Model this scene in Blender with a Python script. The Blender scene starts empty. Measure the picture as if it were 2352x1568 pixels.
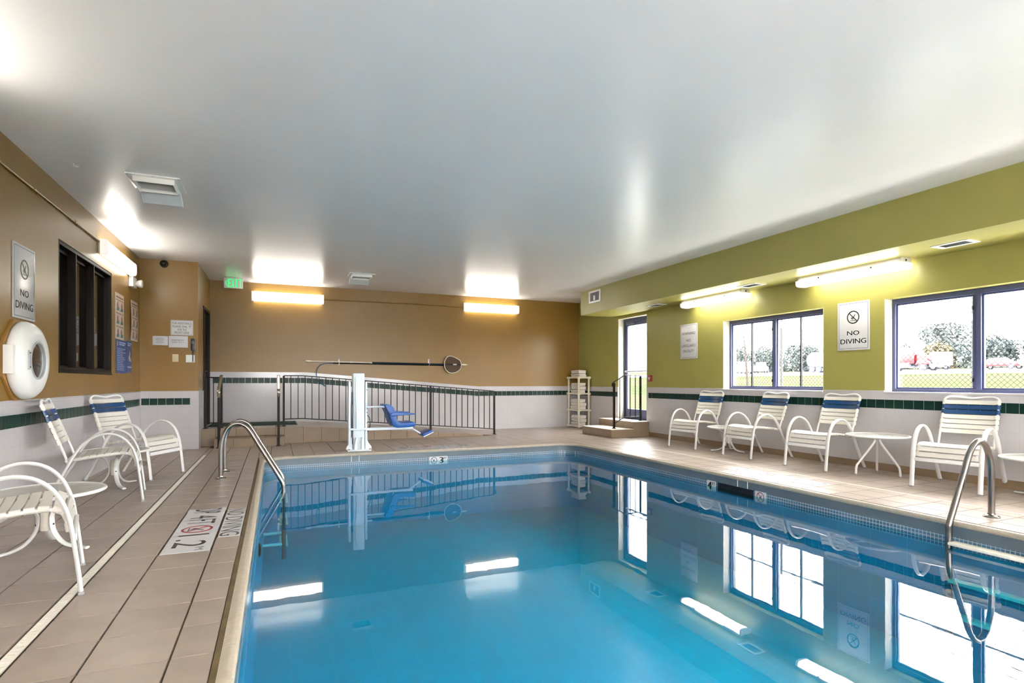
import bpy, bmesh, math, random
from mathutils import Vector, Matrix
S = bpy.context.scene
C = S.collection
PI = math.pi
R = math.radians
random.seed(7)

# ------------------------------------------------------------------ camera, world, exposure
FPX, CXP, HYP, CAMZ = 1281.0, 1176.0, 877.0, 1.05
YAW = math.atan((CXP - 633.0) / FPX)
cam_d = bpy.data.cameras.new('camera')
cam = bpy.data.objects.new('camera', cam_d)
C.objects.link(cam)
cam.location = (0, 0, CAMZ)
cam.rotation_euler = (R(90), 0, -YAW)
cam_d.sensor_width = 36
cam_d.lens = 36 * FPX / 2352
cam_d.shift_y = (HYP - 784) / 2352
cam_d.clip_end = 600
S.camera = cam
SKY = 10.5
LAMP = 4.2
W = bpy.data.worlds.new('sky')
S.world = W
W.use_nodes = True
wb = W.node_tree.nodes['Background']
wb.inputs[0].default_value = (1.0, 0.975, 0.97, 1)
wb.inputs[1].default_value = SKY
S.view_settings.view_transform = 'Standard'
S.view_settings.look = 'None'
S.view_settings.exposure = 1.95
S.view_settings.gamma = 1.0
S.view_settings.use_curve_mapping = False
S.cycles.max_bounces = 6
S.cycles.diffuse_bounces = 4
S.cycles.glossy_bounces = 4
S.cycles.transparent_max_bounces = 10
S.cycles.adaptive_threshold = 0.025
S.cycles.use_light_tree = False
S.cycles.sample_clamp_indirect = 6.0

# ------------------------------------------------------------------ colour and materials
def lin(c):
    c = c / 255.0
    return c / 12.92 if c <= 0.04045 else ((c + 0.055) / 1.055) ** 2.4
def rgb(r, g, b): return (lin(r), lin(g), lin(b), 1)
M = {}
def mat(name, col, rough=0.5, metal=0.0, spec=0.5, noise=0.0, nscale=6.0, bump=0.0, bscale=40.0, rand=0.0, emit=None, estr=0.0, coat=0.0):
    m = bpy.data.materials.new(name); m.use_nodes = True
    nt = m.node_tree; b = nt.nodes['Principled BSDF']
    b.inputs['Base Color'].default_value = col
    b.inputs['Roughness'].default_value = rough
    b.inputs['Metallic'].default_value = metal
    b.inputs['Specular IOR Level'].default_value = spec
    b.inputs['Coat Weight'].default_value = coat
    tc = nt.nodes.new('ShaderNodeTexCoord')
    if noise > 0 or rand > 0:
        n = nt.nodes.new('ShaderNodeTexNoise'); n.inputs['Scale'].default_value = nscale; n.inputs['Detail'].default_value = 5
        nt.links.new(tc.outputs['Object'], n.inputs['Vector'])
        mr = nt.nodes.new('ShaderNodeMapRange')
        mr.inputs[1].default_value = 0.3; mr.inputs[2].default_value = 0.7
        mr.inputs[3].default_value = 1 - noise; mr.inputs[4].default_value = 1 + noise
        nt.links.new(n.outputs['Fac'], mr.inputs[0])
        fac = mr.outputs[0]
        if rand > 0:
            oi = nt.nodes.new('ShaderNodeObjectInfo')
            m2 = nt.nodes.new('ShaderNodeMapRange'); m2.inputs[3].default_value = 1 - rand; m2.inputs[4].default_value = 1 + rand
            nt.links.new(oi.outputs['Random'], m2.inputs[0])
            mu = nt.nodes.new('ShaderNodeMath'); mu.operation = 'MULTIPLY'
            nt.links.new(fac, mu.inputs[0]); nt.links.new(m2.outputs[0], mu.inputs[1]); fac = mu.outputs[0]
        vm = nt.nodes.new('ShaderNodeVectorMath'); vm.operation = 'SCALE'
        vm.inputs[0].default_value = col[:3]
        nt.links.new(fac, vm.inputs['Scale']); nt.links.new(vm.outputs[0], b.inputs['Base Color'])
    if bump > 0:
        n2 = nt.nodes.new('ShaderNodeTexNoise'); n2.inputs['Scale'].default_value = bscale; n2.inputs['Detail'].default_value = 4
        nt.links.new(tc.outputs['Object'], n2.inputs['Vector'])
        bp = nt.nodes.new('ShaderNodeBump'); bp.inputs['Strength'].default_value = bump; bp.inputs['Distance'].default_value = 0.01
        nt.links.new(n2.outputs['Fac'], bp.inputs['Height']); nt.links.new(bp.outputs[0], b.inputs['Normal'])
    if emit:
        b.inputs['Emission Color'].default_value = emit; b.inputs['Emission Strength'].default_value = estr
    M[name] = m
    return m

mat('mustard_paint', rgb(136, 103, 43), 0.33, noise=0.05, nscale=1.5, bump=0.10, bscale=30)
mat('green_paint', rgb(150, 144, 74), 0.40, noise=0.04, nscale=1.5, bump=0.10, bscale=30)
mat('ceiling_paint', rgb(242, 242, 241), 0.25, noise=0.02, nscale=1.0, bump=0.16, bscale=5)
mat('green_tile', rgb(12, 46, 38), 0.30, spec=0.25, noise=0.15, nscale=12, rand=0.12)
mat('tile_base', rgb(136, 114, 88), 0.4, noise=0.08, nscale=6)
mat('deck_tile', rgb(151, 137, 125), 0.33, noise=0.09, nscale=5, rand=0.06, bump=0.05, bscale=60)
mat('grout', rgb(84, 66, 50), 0.9, noise=0.2, nscale=8)
mat('sealant', rgb(98, 82, 52), 0.8, noise=0.25, nscale=9)
mat('coping', rgb(178, 166, 148), 0.42, noise=0.08, nscale=20)
mat('step_tile', rgb(140, 120, 98), 0.45, noise=0.08, nscale=5, rand=0.05)
mat('step_top_glare', rgb(224, 212, 198), 0.35, noise=0.05, nscale=5)  # step tile made near white on top: window glare put into the colour
mat('liner_band', rgb(92, 104, 112), 0.28, noise=0.08, nscale=3)
mat('white_metal', rgb(222, 221, 219), 0.30)
mat('worn_white', rgb(226, 220, 206), 0.35, noise=0.07, nscale=20)
mat('vinyl_cream', rgb(212, 208, 198), 0.38, noise=0.03, nscale=20)
mat('vinyl_blue', rgb(14, 58, 104), 0.33, noise=0.05, nscale=20)
mat('steel', rgb(140, 134, 130), 0.26, metal=1.0)
mat('black_iron', rgb(10, 10, 11), 0.5, spec=0.3)
mat('rail_top', rgb(168, 160, 146), 0.25, metal=0.7)
mat('dark_wood', rgb(22, 14, 10), 0.5, spec=0.2, noise=0.2, nscale=15)
mat('black_door', rgb(14, 10, 8), 0.5, spec=0.2)
mat('window_metal', rgb(72, 78, 112), 0.4, metal=0.1)
mat('white_plastic', rgb(236, 236, 232), 0.28)
mat('grey_plastic', rgb(176, 180, 182), 0.32)
mat('lamp_housing', rgb(206, 202, 190), 0.4)
mat('lamp_lens', rgb(255, 255, 255), 0.3, emit=(1.0, 0.95, 0.86, 1), estr=LAMP)
mat('lamp_end', rgb(230, 230, 226), 0.35, emit=(1.0, 0.96, 0.88, 1), estr=0.16)
mat('exit_green', rgb(30, 200, 90), 0.4, emit=(0.03, 0.9, 0.28, 1), estr=0.22)
mat('sign_white', rgb(206, 206, 208), 0.25)
mat('sign_black', rgb(24, 24, 26), 0.4)
mat('sign_red', rgb(150, 40, 44), 0.4)
mat('sign_grey', rgb(150, 150, 152), 0.4)
mat('paper', rgb(204, 204, 208), 0.7)
mat('poster_beige', rgb(214, 196, 180), 0.5)
mat('poster_teal', rgb(40, 128, 146), 0.5)
mat('poster_brown', rgb(150, 96, 82), 0.5)
mat('poster_blue', rgb(16, 66, 136), 0.4)
mat('poster_pale', rgb(150, 176, 216), 0.4)
mat('lift_white', rgb(226, 234, 240), 0.32)
mat('lift_blue', rgb(0, 80, 160), 0.32)
mat('black_plastic', rgb(16, 16, 18), 0.35)
mat('alarm_red', rgb(140, 24, 32), 0.35)
mat('almond', rgb(214, 200, 160), 0.4)
mat('towel', rgb(238, 234, 226), 0.95, noise=0.04, nscale=30, bump=0.5, bscale=220)
mat('shelf_plastic', rgb(226, 218, 196), 0.42)
mat('net_mesh', rgb(82, 62, 44), 0.7)
mat('net_rim', rgb(214, 200, 176), 0.4)
mat('pole_blue', rgb(12, 34, 52), 0.3)
mat('pole_white', rgb(228, 218, 200), 0.3)
mat('hook_blue', rgb(40, 86, 118), 0.35)
mat('mat_green', rgb(20, 52, 40), 0.9, bump=0.4, bscale=150)
mat('ring_back', rgb(150, 112, 56), 0.4)
mat('ring_window', rgb(70, 58, 50), 0.08)
mat('clear_plastic', rgb(206, 214, 216), 0.12)
mat('brick_ledge', rgb(196, 190, 188), 0.8)
mat('concrete', rgb(222, 220, 216), 0.9, noise=0.05, nscale=2)
mat('asphalt', rgb(150, 148, 148), 0.9, spec=0.0, noise=0.04, nscale=0.6)
mat('fence_wire', rgb(24, 26, 29), 0.9, spec=0.0)
mat('fence_post', rgb(60, 62, 66), 0.6)
mat('tree_bark', rgb(44, 38, 34), 0.9)
mat('truck_red', rgb(66, 2, 8), 0.3)
mat('truck_white', rgb(238, 238, 240), 0.3)
mat('truck_chrome', rgb(190, 194, 204), 0.2, metal=0.8)
mat('tyre', rgb(40, 42, 52), 0.8)
mat('car_glass', rgb(80, 90, 110), 0.1)
mat('wall_white', rgb(186, 184, 170), 0.6)
mat('corridor_dark', rgb(126, 100, 54), 0.6)

for k_ in ('lamp_end', 'exit_green'): M[k_].cycles.emission_sampling = 'NONE'
def grid_mat(name, tile, groutc, size, gap, rough, bump=0.3, mode='wall', noise=0.03, spec=0.5):
    """square grid of small tiles: joints every `size` metres, on walls over (x+y, z), on floors over (x, y)"""
    m = bpy.data.materials.new(name); m.use_nodes = True
    nt = m.node_tree; b = nt.nodes['Principled BSDF']; b.inputs['Roughness'].default_value = rough
    b.inputs['Specular IOR Level'].default_value = spec
    g = nt.nodes.new('ShaderNodeNewGeometry')
    sp = nt.nodes.new('ShaderNodeSeparateXYZ'); nt.links.new(g.outputs['Position'], sp.inputs[0])
    def mth(op, a, bb=None):
        n = nt.nodes.new('ShaderNodeMath'); n.operation = op
        for i, v in enumerate((a, bb)):
            if v is None: continue
            if isinstance(v, (int, float)): n.inputs[i].default_value = v
            else: nt.links.new(v, n.inputs[i])
        return n.outputs[0]
    if mode == 'wall':
        u = mth('ADD', sp.outputs['X'], sp.outputs['Y']); v = sp.outputs['Z']
    else:
        u = sp.outputs['X']; v = sp.outputs['Y']
    def joint(c):
        f = mth('FRACT', mth('DIVIDE', mth('ADD', c, 50.0), size))
        return mth('LESS_THAN', f, gap / size)
    j = mth('MAXIMUM', joint(u), joint(v))
    n = nt.nodes.new('ShaderNodeTexNoise'); n.inputs['Scale'].default_value = 3
    nt.links.new(g.outputs['Position'], n.inputs['Vector'])
    mr = nt.nodes.new('ShaderNodeMapRange'); mr.inputs[1].default_value = .3; mr.inputs[2].default_value = .7
    mr.inputs[3].default_value = 1 - noise; mr.inputs[4].default_value = 1 + noise; nt.links.new(n.outputs['Fac'], mr.inputs[0])
    vm = nt.nodes.new('ShaderNodeVectorMath'); vm.operation = 'SCALE'; vm.inputs[0].default_value = tile[:3]
    nt.links.new(mr.outputs[0], vm.inputs['Scale'])
    mx = nt.nodes.new('ShaderNodeMix'); mx.data_type = 'RGBA'
    nt.links.new(j, mx.inputs['Factor']); nt.links.new(vm.outputs[0], mx.inputs['A']); mx.inputs['B'].default_value = groutc
    nt.links.new(mx.outputs['Result'], b.inputs['Base Color'])
    if bump > 0:
        bp = nt.nodes.new('ShaderNodeBump'); bp.inputs['Strength'].default_value = bump; bp.inputs['Distance'].default_value = 0.002; bp.invert = True
        nt.links.new(j, bp.inputs['Height']); nt.links.new(bp.outputs[0], b.inputs['Normal'])
    M[name] = m
grid_mat('white_tile', rgb(188, 184, 186), rgb(181, 177, 179), 0.108, 0.0035, 0.16, bump=0.08)
grid_mat('mosaic', rgb(82, 112, 136), rgb(168, 178, 184), 0.0285, 0.0050, 0.25, bump=0.3, noise=0.2)
grid_mat('pool_liner', rgb(10, 160, 182), rgb(40, 168, 188), 0.30, 0.008, 0.5, bump=0.0, mode='floor', noise=0.04)
grid_mat('pool_wall', rgb(12, 146, 178), rgb(40, 158, 188), 0.30, 0.008, 0.5, bump=0.0, noise=0.04)

def clear_mat(name, tint, ior, rough, bump=0.0, bscale=2.0, flat=None):
    """clear sheet: Fresnel (same from both sides) between a mirror reflection and a tinted see-through"""
    m = bpy.data.materials.new(name); m.use_nodes = True
    nt = m.node_tree; nt.nodes.remove(nt.nodes['Principled BSDF']); out = nt.nodes['Material Output']
    tr = nt.nodes.new('ShaderNodeBsdfTransparent'); tr.inputs[0].default_value = tint
    gl = nt.nodes.new('ShaderNodeBsdfGlossy'); gl.inputs['Roughness'].default_value = rough
    mx = nt.nodes.new('ShaderNodeMixShader')
    if flat is not None: mx.inputs[0].default_value = flat
    else:
        fr = nt.nodes.new('ShaderNodeFresnel')
        ge = nt.nodes.new('ShaderNodeNewGeometry')
        mr = nt.nodes.new('ShaderNodeMapRange'); mr.inputs[3].default_value = ior; mr.inputs[4].default_value = 1 / ior
        nt.links.new(ge.outputs['Backfacing'], mr.inputs[0]); nt.links.new(mr.outputs[0], fr.inputs['IOR'])
        nt.links.new(fr.outputs[0], mx.inputs[0])
    if bump > 0:
        tc = nt.nodes.new('ShaderNodeTexCoord'); n = nt.nodes.new('ShaderNodeTexNoise')
        n.inputs['Scale'].default_value = bscale; n.inputs['Detail'].default_value = 2.5
        nt.links.new(tc.outputs['Object'], n.inputs['Vector'])
        bp = nt.nodes.new('ShaderNodeBump'); bp.inputs['Strength'].default_value = bump; bp.inputs['Distance'].default_value = 0.02
        nt.links.new(n.outputs['Fac'], bp.inputs['Height']); nt.links.new(bp.outputs[0], gl.inputs['Normal'])
    nt.links.new(tr.outputs[0], mx.inputs[1]); nt.links.new(gl.outputs[0], mx.inputs[2]); nt.links.new(mx.outputs[0], out.inputs[0])
    M[name] = m
clear_mat('water', (0.17, 0.81, 0.95, 1), 1.60, 0.0, bump=0.016, bscale=3.6)
clear_mat('window_glass', (0.97, 0.98, 0.98, 1), 1.5, 0.0, flat=0.04)
clear_mat('dark_glass', (0.62, 0.60, 0.55, 1), 1.5, 0.0)
def frosted(name, col, fac):
    m = mat(name, col, 0.25); nt = m.node_tree; b = nt.nodes['Principled BSDF']; out = nt.nodes['Material Output']
    tr = nt.nodes.new('ShaderNodeBsdfTransparent'); mx = nt.nodes.new('ShaderNodeMixShader'); mx.inputs[0].default_value = fac
    nt.links.new(tr.outputs[0], mx.inputs[1]); nt.links.new(b.outputs[0], mx.inputs[2]); nt.links.new(mx.outputs[0], out.inputs[0])
frosted('table_glass', rgb(206, 206, 200), 0.5)

def two_colour(name, c1, c2, scale, rough=1.0):
    m = mat(name, c1, rough, spec=0.0); nt = m.node_tree; b = nt.nodes['Principled BSDF']
    tc = nt.nodes.new('ShaderNodeTexCoord'); n = nt.nodes.new('ShaderNodeTexNoise'); n.inputs['Scale'].default_value = scale; n.inputs['Detail'].default_value = 6
    nt.links.new(tc.outputs['Object'], n.inputs['Vector'])
    cr = nt.nodes.new('ShaderNodeValToRGB'); cr.color_ramp.elements[0].color = c1; cr.color_ramp.elements[1].color = c2
    cr.color_ramp.elements[0].position = .38; cr.color_ramp.elements[1].position = .62
    nt.links.new(n.outputs['Fac'], cr.inputs[0]); nt.links.new(cr.outputs[0], b.inputs['Base Color'])
two_colour('lawn', rgb(46, 54, 34), rgb(58, 54, 43), 0.05)
two_colour('leaf_grey', rgb(60, 67, 67), rgb(78, 82, 79), 0.4)
two_colour('leaf_warm', rgb(80, 76, 60), rgb(90, 84, 72), 0.4)

# ------------------------------------------------------------------ mesh helpers
class MB:
    def __init__(s): s.v = []; s.f = []
    def quadbox(s, p):
        i = len(s.v); s.v += [tuple(q) for q in p]
        s.f += [tuple(i + k for k in q) for q in ((0,3,2,1),(4,5,6,7),(0,1,5,4),(1,2,6,5),(2,3,7,6),(3,0,4,7))]
        return s
    def box(s, x0, x1, y0, y1, z0, z1):
        return s.quadbox([(x0,y0,z0),(x1,y0,z0),(x1,y1,z0),(x0,y1,z0),(x0,y0,z1),(x1,y0,z1),(x1,y1,z1),(x0,y1,z1)])
    def ext(s, poly, fn, a, b):
        """extrude a closed 2-D polygon between a and b; fn(p, q, s) -> 3-D"""
        n = len(poly); i = len(s.v)
        s.v += [tuple(fn(p, q, a)) for p, q in poly] + [tuple(fn(p, q, b)) for p, q in poly]
        s.f.append(tuple(i + k for k in range(n))[::-1]); s.f.append(tuple(i + n + k for k in range(n)))
        for k in range(n):
            k2 = (k + 1) % n
            s.f.append((i + k, i + k2, i + n + k2, i + n + k))
        return s
    def ring(s, outer, inner, fn, a, b):
        """a frame: band between two polygons of equal count, extruded a..b"""
        n = len(outer); i = len(s.v)
        for z in (a, b):
            s.v += [tuple(fn(p, q, z)) for p, q in outer] + [tuple(fn(p, q, z)) for p, q in inner]
        for k in range(n):
            k2 = (k + 1) % n
            o0, o1, n0, n1 = i+k, i+k2, i+n+k, i+n+k2
            O0, O1, N0, N1 = (x + 2*n for x in (o0, o1, n0, n1))
            s.f += [(o0, n0, n1, o1), (O0, O1, N1, N0), (o0, o1, O1, O0), (n0, N0, N1, n1)]
        return s
    def tube(s, path, r, seg=8, closed=False, lat=None, r2=None):
        """sweep an ellipse along path; lat: fixed lateral axis (radius r2 along it)"""
        P = [Vector(p) for p in path]; n = len(P); i0 = len(s.v)
        if lat is not None: lat = Vector(lat).normalized()
        up = None
        for k in range(n):
            if closed: t = P[(k+1) % n] - P[k-1]
            else: t = P[min(k+1, n-1)] - P[max(k-1, 0)]
            t.normalize()
            if lat is not None:
                b = lat; nn = b.cross(t).normalized()
            else:
                if up is None:
                    up = Vector((0,0,1)) if abs(t.z) < .9 else Vector((0,1,0))
                b = t.cross(up).normalized(); nn = b.cross(t).normalized(); up = nn
            rr = r[k] if isinstance(r, (list, tuple)) else r
            rb = r2 if r2 is not None else rr
            for j in range(seg):
                a = 2*PI*j/seg
                s.v.append(tuple(P[k] + b*(math.cos(a)*rb) + nn*(math.sin(a)*rr)))
        m = n if closed else n - 1
        for k in range(m):
            for j in range(seg):
                a = i0 + k*seg + j; b_ = i0 + k*seg + (j+1) % seg
                c = i0 + ((k+1) % n)*seg + (j+1) % seg; d = i0 + ((k+1) % n)*seg + j
                s.f.append((a, b_, c, d))
        if not closed:
            s.f.append(tuple(i0 + j for j in range(seg))[::-1]); s.f.append(tuple(i0 + (n-1)*seg + j for j in range(seg)))
        return s
    def lathe(s, prof, seg=24, fn=lambda x, y, z: (x, y, z)):
        i0 = len(s.v); n = len(prof)
        for r, z in prof:
            for j in range(seg):
                a = 2*PI*j/seg; s.v.append(tuple(fn(r*math.cos(a), r*math.sin(a), z)))
        for k in range(n - 1):
            for j in range(seg):
                s.f.append((i0+k*seg+j, i0+k*seg+(j+1) % seg, i0+(k+1)*seg+(j+1) % seg, i0+(k+1)*seg+j))
        if prof[0][0] > 1e-6: s.f.append(tuple(i0 + j for j in range(seg))[::-1])
        if prof[-1][0] > 1e-6: s.f.append(tuple(i0 + (n-1)*seg + j for j in range(seg)))
        return s
    def xf(s, fn):
        s.v = [tuple(fn(*p)) for p in s.v]; return s
    def mesh(s, name, mt, bevel=0.0, smooth=35):
        me = bpy.data.meshes.new(name); me.from_pydata(s.v, [], s.f)
        bm = bmesh.new(); bm.from_mesh(me)
        bmesh.ops.remove_doubles(bm, verts=bm.verts, dist=1e-6)
        bmesh.ops.recalc_face_normals(bm, faces=bm.faces)
        if bevel > 0:
            bmesh.ops.bevel(bm, geom=[e for e in bm.edges if len(e.link_faces) == 2 and e.calc_face_angle(0) > .5], offset=bevel, segments=2, profile=.6, affect='EDGES', clamp_overlap=True)
        bm.to_mesh(me); bm.free()
        me.materials.append(M[mt])
        if smooth:
            for p in me.polygons: p.use_smooth = True
            me.set_sharp_from_angle(angle=R(smooth))
        return me
    def build(s, name, mt, parent=None, bevel=0.0, smooth=35, kind=None, label=None):
        return link(name, s.mesh(name, mt, bevel, smooth), parent, kind, label)
def link(name, me, parent=None, kind=None, label=None):
    o = bpy.data.objects.new(name, me); C.objects.link(o)
    if parent: o.parent = parent
    if kind: o['kind'] = kind
    if label: o['label'] = label
    return o
def tag(o, label, cat, group=None, kind=None):
    o['label'] = label; o['category'] = cat
    if group: o['group'] = group
    if kind: o['kind'] = kind
    return o
def thing(name, label, cat, loc=(0,0,0), rotz=0.0, group=None, kind=None):
    o = bpy.data.objects.new(name, None); C.objects.link(o); o.empty_display_size = .1
    o.location = loc; o.rotation_euler = (0, 0, rotz)
    return tag(o, label, cat, group, kind)
def framed(name, label, cat, origin, right, up, group=None, kind=None):
    """an Empty whose local x/y/z are right / up / out of the surface"""
    o = thing(name, label, cat, (0,0,0), 0, group, kind)
    r = Vector(right); u = Vector(up); n = r.cross(u)
    m = Matrix.Identity(4)
    for i in range(3): m[i][0] = r[i]; m[i][1] = u[i]; m[i][2] = n[i]; m[i][3] = origin[i]
    o.matrix_world = m
    return o
def copy_tree(root, loc=None, rotz=None, label=None):
    r = root.copy(); C.objects.link(r)
    if loc is not None: r.location = loc
    if rotz is not None: r.rotation_euler = (0, 0, rotz)
    if label: r['label'] = label
    for ch in list(root.children):
        c = ch.copy(); C.objects.link(c); c.parent = r
        for g in list(ch.children):
            d = g.copy(); C.objects.link(d); d.parent = c
    return r
XYZ = lambda p, q, s: (p, q, s)
def circ(cx, cy, r, n=24, a0=0.0): return [(cx + r*math.cos(a0 + 2*PI*k/n), cy + r*math.sin(a0 + 2*PI*k/n)) for k in range(n)]
def rect(x0, x1, y0, y1): return [(x0,y0),(x1,y0),(x1,y1),(x0,y1)]
def rrect(x0, x1, y0, y1, r, n=5):
    out = []
    for cx, cy, a in ((x1-r,y1-r,0),(x0+r,y1-r,90),(x0+r,y0+r,180),(x1-r,y0+r,270)):
        for k in range(n+1):
            t = R(a + 90*k/n); out.append((cx + r*math.cos(t), cy + r*math.sin(t)))
    return out
def smooth_path(pts, n=6):
    """Catmull-Rom through pts"""
    P = [Vector(p) for p in pts]; out = []
    for i in range(len(P) - 1):
        p0 = P[max(i-1, 0)]; p1 = P[i]; p2 = P[i+1]; p3 = P[min(i+2, len(P)-1)]
        for k in range(n):
            t = k / n
            out.append(.5*((2*p1) + (p2-p0)*t + (2*p0-5*p1+4*p2-p3)*t*t + (3*p1-p0-3*p2+p3)*t**3))
    out.append(P[-1]); return out
_tcache = {}
def text_geo(s):
    if s not in _tcache:
        cu = bpy.data.curves.new('lettering', 'FONT'); cu.body = s; cu.resolution_u = 3
        o = bpy.data.objects.new('lettering', cu); C.objects.link(o)
        dg = bpy.context.evaluated_depsgraph_get(); dg.update()
        me = bpy.data.meshes.new_from_object(o.evaluated_get(dg))
        vs = [tuple(v.co) for v in me.vertices]; fs = [tuple(p.vertices) for p in me.polygons]
        C.objects.unlink(o); bpy.data.objects.remove(o); bpy.data.curves.remove(cu); bpy.data.meshes.remove(me)
        xs = [v[0] for v in vs]; ys = [v[1] for v in vs]
        _tcache[s] = (vs, fs, min(xs), max(xs), min(ys), max(ys))
    return _tcache[s]
def text(parent, s, x0, x1, y0, y1, z, mt='sign_black', name='lettering', bold=0.0):
    """flat lettering of s fitted into the rectangle, on its parent's local xy plane"""
    vs, fs, a, b, c, d = text_geo(s)
    mb = MB(); sx = (x1-x0)/(b-a); sy = (y1-y0)/(d-c)
    for off in ((0,) if not bold else (-bold, 0, bold)):
        i = len(mb.v); mb.v += [(x0 + (v[0]-a)*sx + off, y0 + (v[1]-c)*sy, z) for v in vs]; mb.f += [tuple(i + k for k in f) for f in fs]
    me = bpy.data.meshes.new(name); me.from_pydata(mb.v, [], mb.f); me.materials.append(M[mt])
    return link(name, me, parent)
def bar(mb, x0, y0, x1, y1, w, za, zb):
    d = Vector((x1-x0, y1-y0)); d.normalize(); n = Vector((-d.y, d.x)) * (w/2)
    return mb.ext([(x0+n.x, y0+n.y), (x0-n.x, y0-n.y), (x1-n.x, y1-n.y), (x1+n.x, y1+n.y)], XYZ, za, zb)
def no_diving(parent, cx, cy, r, z, ring_mat='sign_black', fig_mat='sign_black'):
    mb = MB(); mb.ring(circ(cx, cy, r, 32), circ(cx, cy, r*.84, 32), XYZ, z, z + .0012)
    bar(mb, cx - r*.64, cy + r*.64, cx + r*.64, cy - r*.64, r*.13, z, z + .0010)
    mb.build('prohibition_ring', ring_mat, parent, smooth=0)
    g = MB()
    bar(g, cx + r*.32, cy + r*.42, cx + r*.02, cy - r*.12, r*.12, z, z + .0006)
    bar(g, cx + r*.02, cy - r*.12, cx - r*.30, cy - r*.02, r*.10, z, z + .0006)
    bar(g, cx + r*.02, cy - r*.12, cx - r*.12, cy - r*.40, r*.09, z, z + .0006)
    g.ext(circ(cx - r*.25, cy - r*.2, r*.09, 12), XYZ, z, z + .0006)
    bar(g, cx - r*.5, cy - r*.52, cx + r*.4, cy - r*.52, r*.07, z, z + .0006)
    g.build('diver_symbol', fig_mat, parent, smooth=0)

# ------------------------------------------------------------------ room dimensions
XL, XR, YF, YN, ZC = -1.90, 6.67, 11.63, -1.6, 2.93
YS, XS = 10.0, -1.12                    # short wall and its outer corner
SOX, SOY, SOZ = 5.87, 10.17, 2.437      # soffit
PX0, PX1, PY0, PY1, PR = -0.14, 4.70, 0.45, 8.42, 0.34
WZ = -0.165                             # water level
PLZ = 0.285                             # ramp platform
WIN1, WIN2, WIN3 = (5.18, 6.98), (2.58, 4.38), (-0.02, 1.78)  # the last span is an added window out of view
WZ0, WZ1 = 0.93, 2.035
NW = ((-.9, .9), (3.7, 5.5), (1.4, 3.2))  # openings for daylight windows added behind the camera
DOOR1 = (8.99, 9.98, 0.29, 2.375)
LWIN = (6.56, 8.44, 1.15, 2.415)

def wall_mesh(axis, a, b, u0, u1, z0, z1, opens):
    """wall slab between planes a..b on axis ('x' or 'y'), with rectangular openings (u0,u1,z0,z1)"""
    mb = MB(); cuts = sorted(opens); u = u0
    def put(p, q, r, s):
        if q - p < 1e-6 or s - r < 1e-6: return
        if axis == 'x': mb.box(a, b, p, q, r, s)
        else: mb.box(p, q, a, b, r, s)
    for o in cuts:
        put(u, o[0], z0, z1); put(o[0], o[1], z0, o[2]); put(o[0], o[1], o[3], z1); u = o[1]
    put(u, u1, z0, z1)
    return mb
def struct(name, mb, mt, label, cat, smooth=0, bevel=0):
    return tag(mb.build(name, mt, None, bevel, smooth), label, cat, None, 'structure')

wall_left = struct('wall_left', wall_mesh('x', XL-.25, XL, YN-.2, YS+.2, -.2, ZC+.1, [LWIN]), 'mustard_paint', 'mustard painted wall with the dark interior window and life ring case', 'wall')
wall_return = struct('wall_return', wall_mesh('y', YS, YS+.2, XL, XS, -.2, ZC+.1, []), 'mustard_paint', 'short mustard wall carrying the phone and front desk sign', 'wall')
wall_alcove = struct('wall_alcove', wall_mesh('x', XS-.2, XS, YS+.2, YF, -.2, ZC+.1, [(10.67, 11.56, PLZ, 2.31)]), 'mustard_paint', 'mustard side wall of the ramp alcove with the black door', 'wall')
wall_far = struct('wall_far', wall_mesh('y', YF, YF+.2, XS-.2, XR+.3, -.2, ZC+.1, []), 'mustard_paint', 'long mustard wall behind the ramp with two strip lamps', 'wall')
wall_right = struct('wall_right', wall_mesh('x', XR, XR+.28, YN-.2, YF, -.2, ZC+.1, [(WIN1[0], WIN1[1], WZ0, WZ1), (WIN2[0], WIN2[1], WZ0, WZ1), (WIN3[0], WIN3[1], WZ0, WZ1), DOOR1]), 'green_paint', 'olive green wall with the outside windows and exit door', 'wall')
wall_near = struct('wall_near', wall_mesh('y', YN-.2, YN, XL-.25, XR+.28, -.2, ZC+.1, [(a, b, WZ0, WZ1) for a, b in NW]), 'mustard_paint', 'mustard wall behind the viewer closing the pool room', 'wall')
ceiling = struct('ceiling', MB().box(XL-.25, XR+.28, YN-.2, YF+.2, ZC, ZC+.12), 'ceiling_paint', 'smooth glossy white painted ceiling over the pool', 'ceiling')
soffit = struct('soffit_beam', MB().box(SOX, XR, YN, SOY, SOZ, ZC), 'green_paint', 'olive green boxed soffit running above the windows', 'soffit')

# white tiled wainscots with a band of green tiles
GT = MB().box(-.0515, .0515, 0, .005, -.051, .051).mesh('green_tile', 'green_tile', bevel=.0015, smooth=0)
def band(parent, pts, rotz, zc):
    for (x, y) in pts:
        o = link('green_tile', GT, parent); o.location = (x, y, zc); o.rotation_euler = (0, 0, rotz)
def seq(a, b, p=.1085):
    n = int((b - a) / p); return [a + p*(k + .5) for k in range(n)]
def cap(mb_fn, parent): pass
w = MB(); T = .010
w.box(XL, XL+T, YN, YS, 0, .905)
wl = w.build('wainscot', 'white_tile', wall_left, smooth=0)
band(wl, [(XL+T, y) for y in seq(2.4, YS-.005)], -PI/2, .742)
MB().box(XL, XL+T+.004, YN, YS, .893, .907).build('wainscot_cap', 'white_tile', wall_left, bevel=.002)
wl = MB().box(XL, XS+T, YS-T, YS, 0, .910).box(XS, XS+T, YS, 10.66, 0, .910).build('wainscot', 'white_tile', wall_return, smooth=0)
band(wl, [(x, YS-T) for x in seq(XL+.02, -1.20)], PI, .748)
wl = MB()
for a, b in ((YN, DOOR1[0]), (DOOR1[1], YF)): wl.box(XR-T, XR, a, b, 0, .93)
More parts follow.
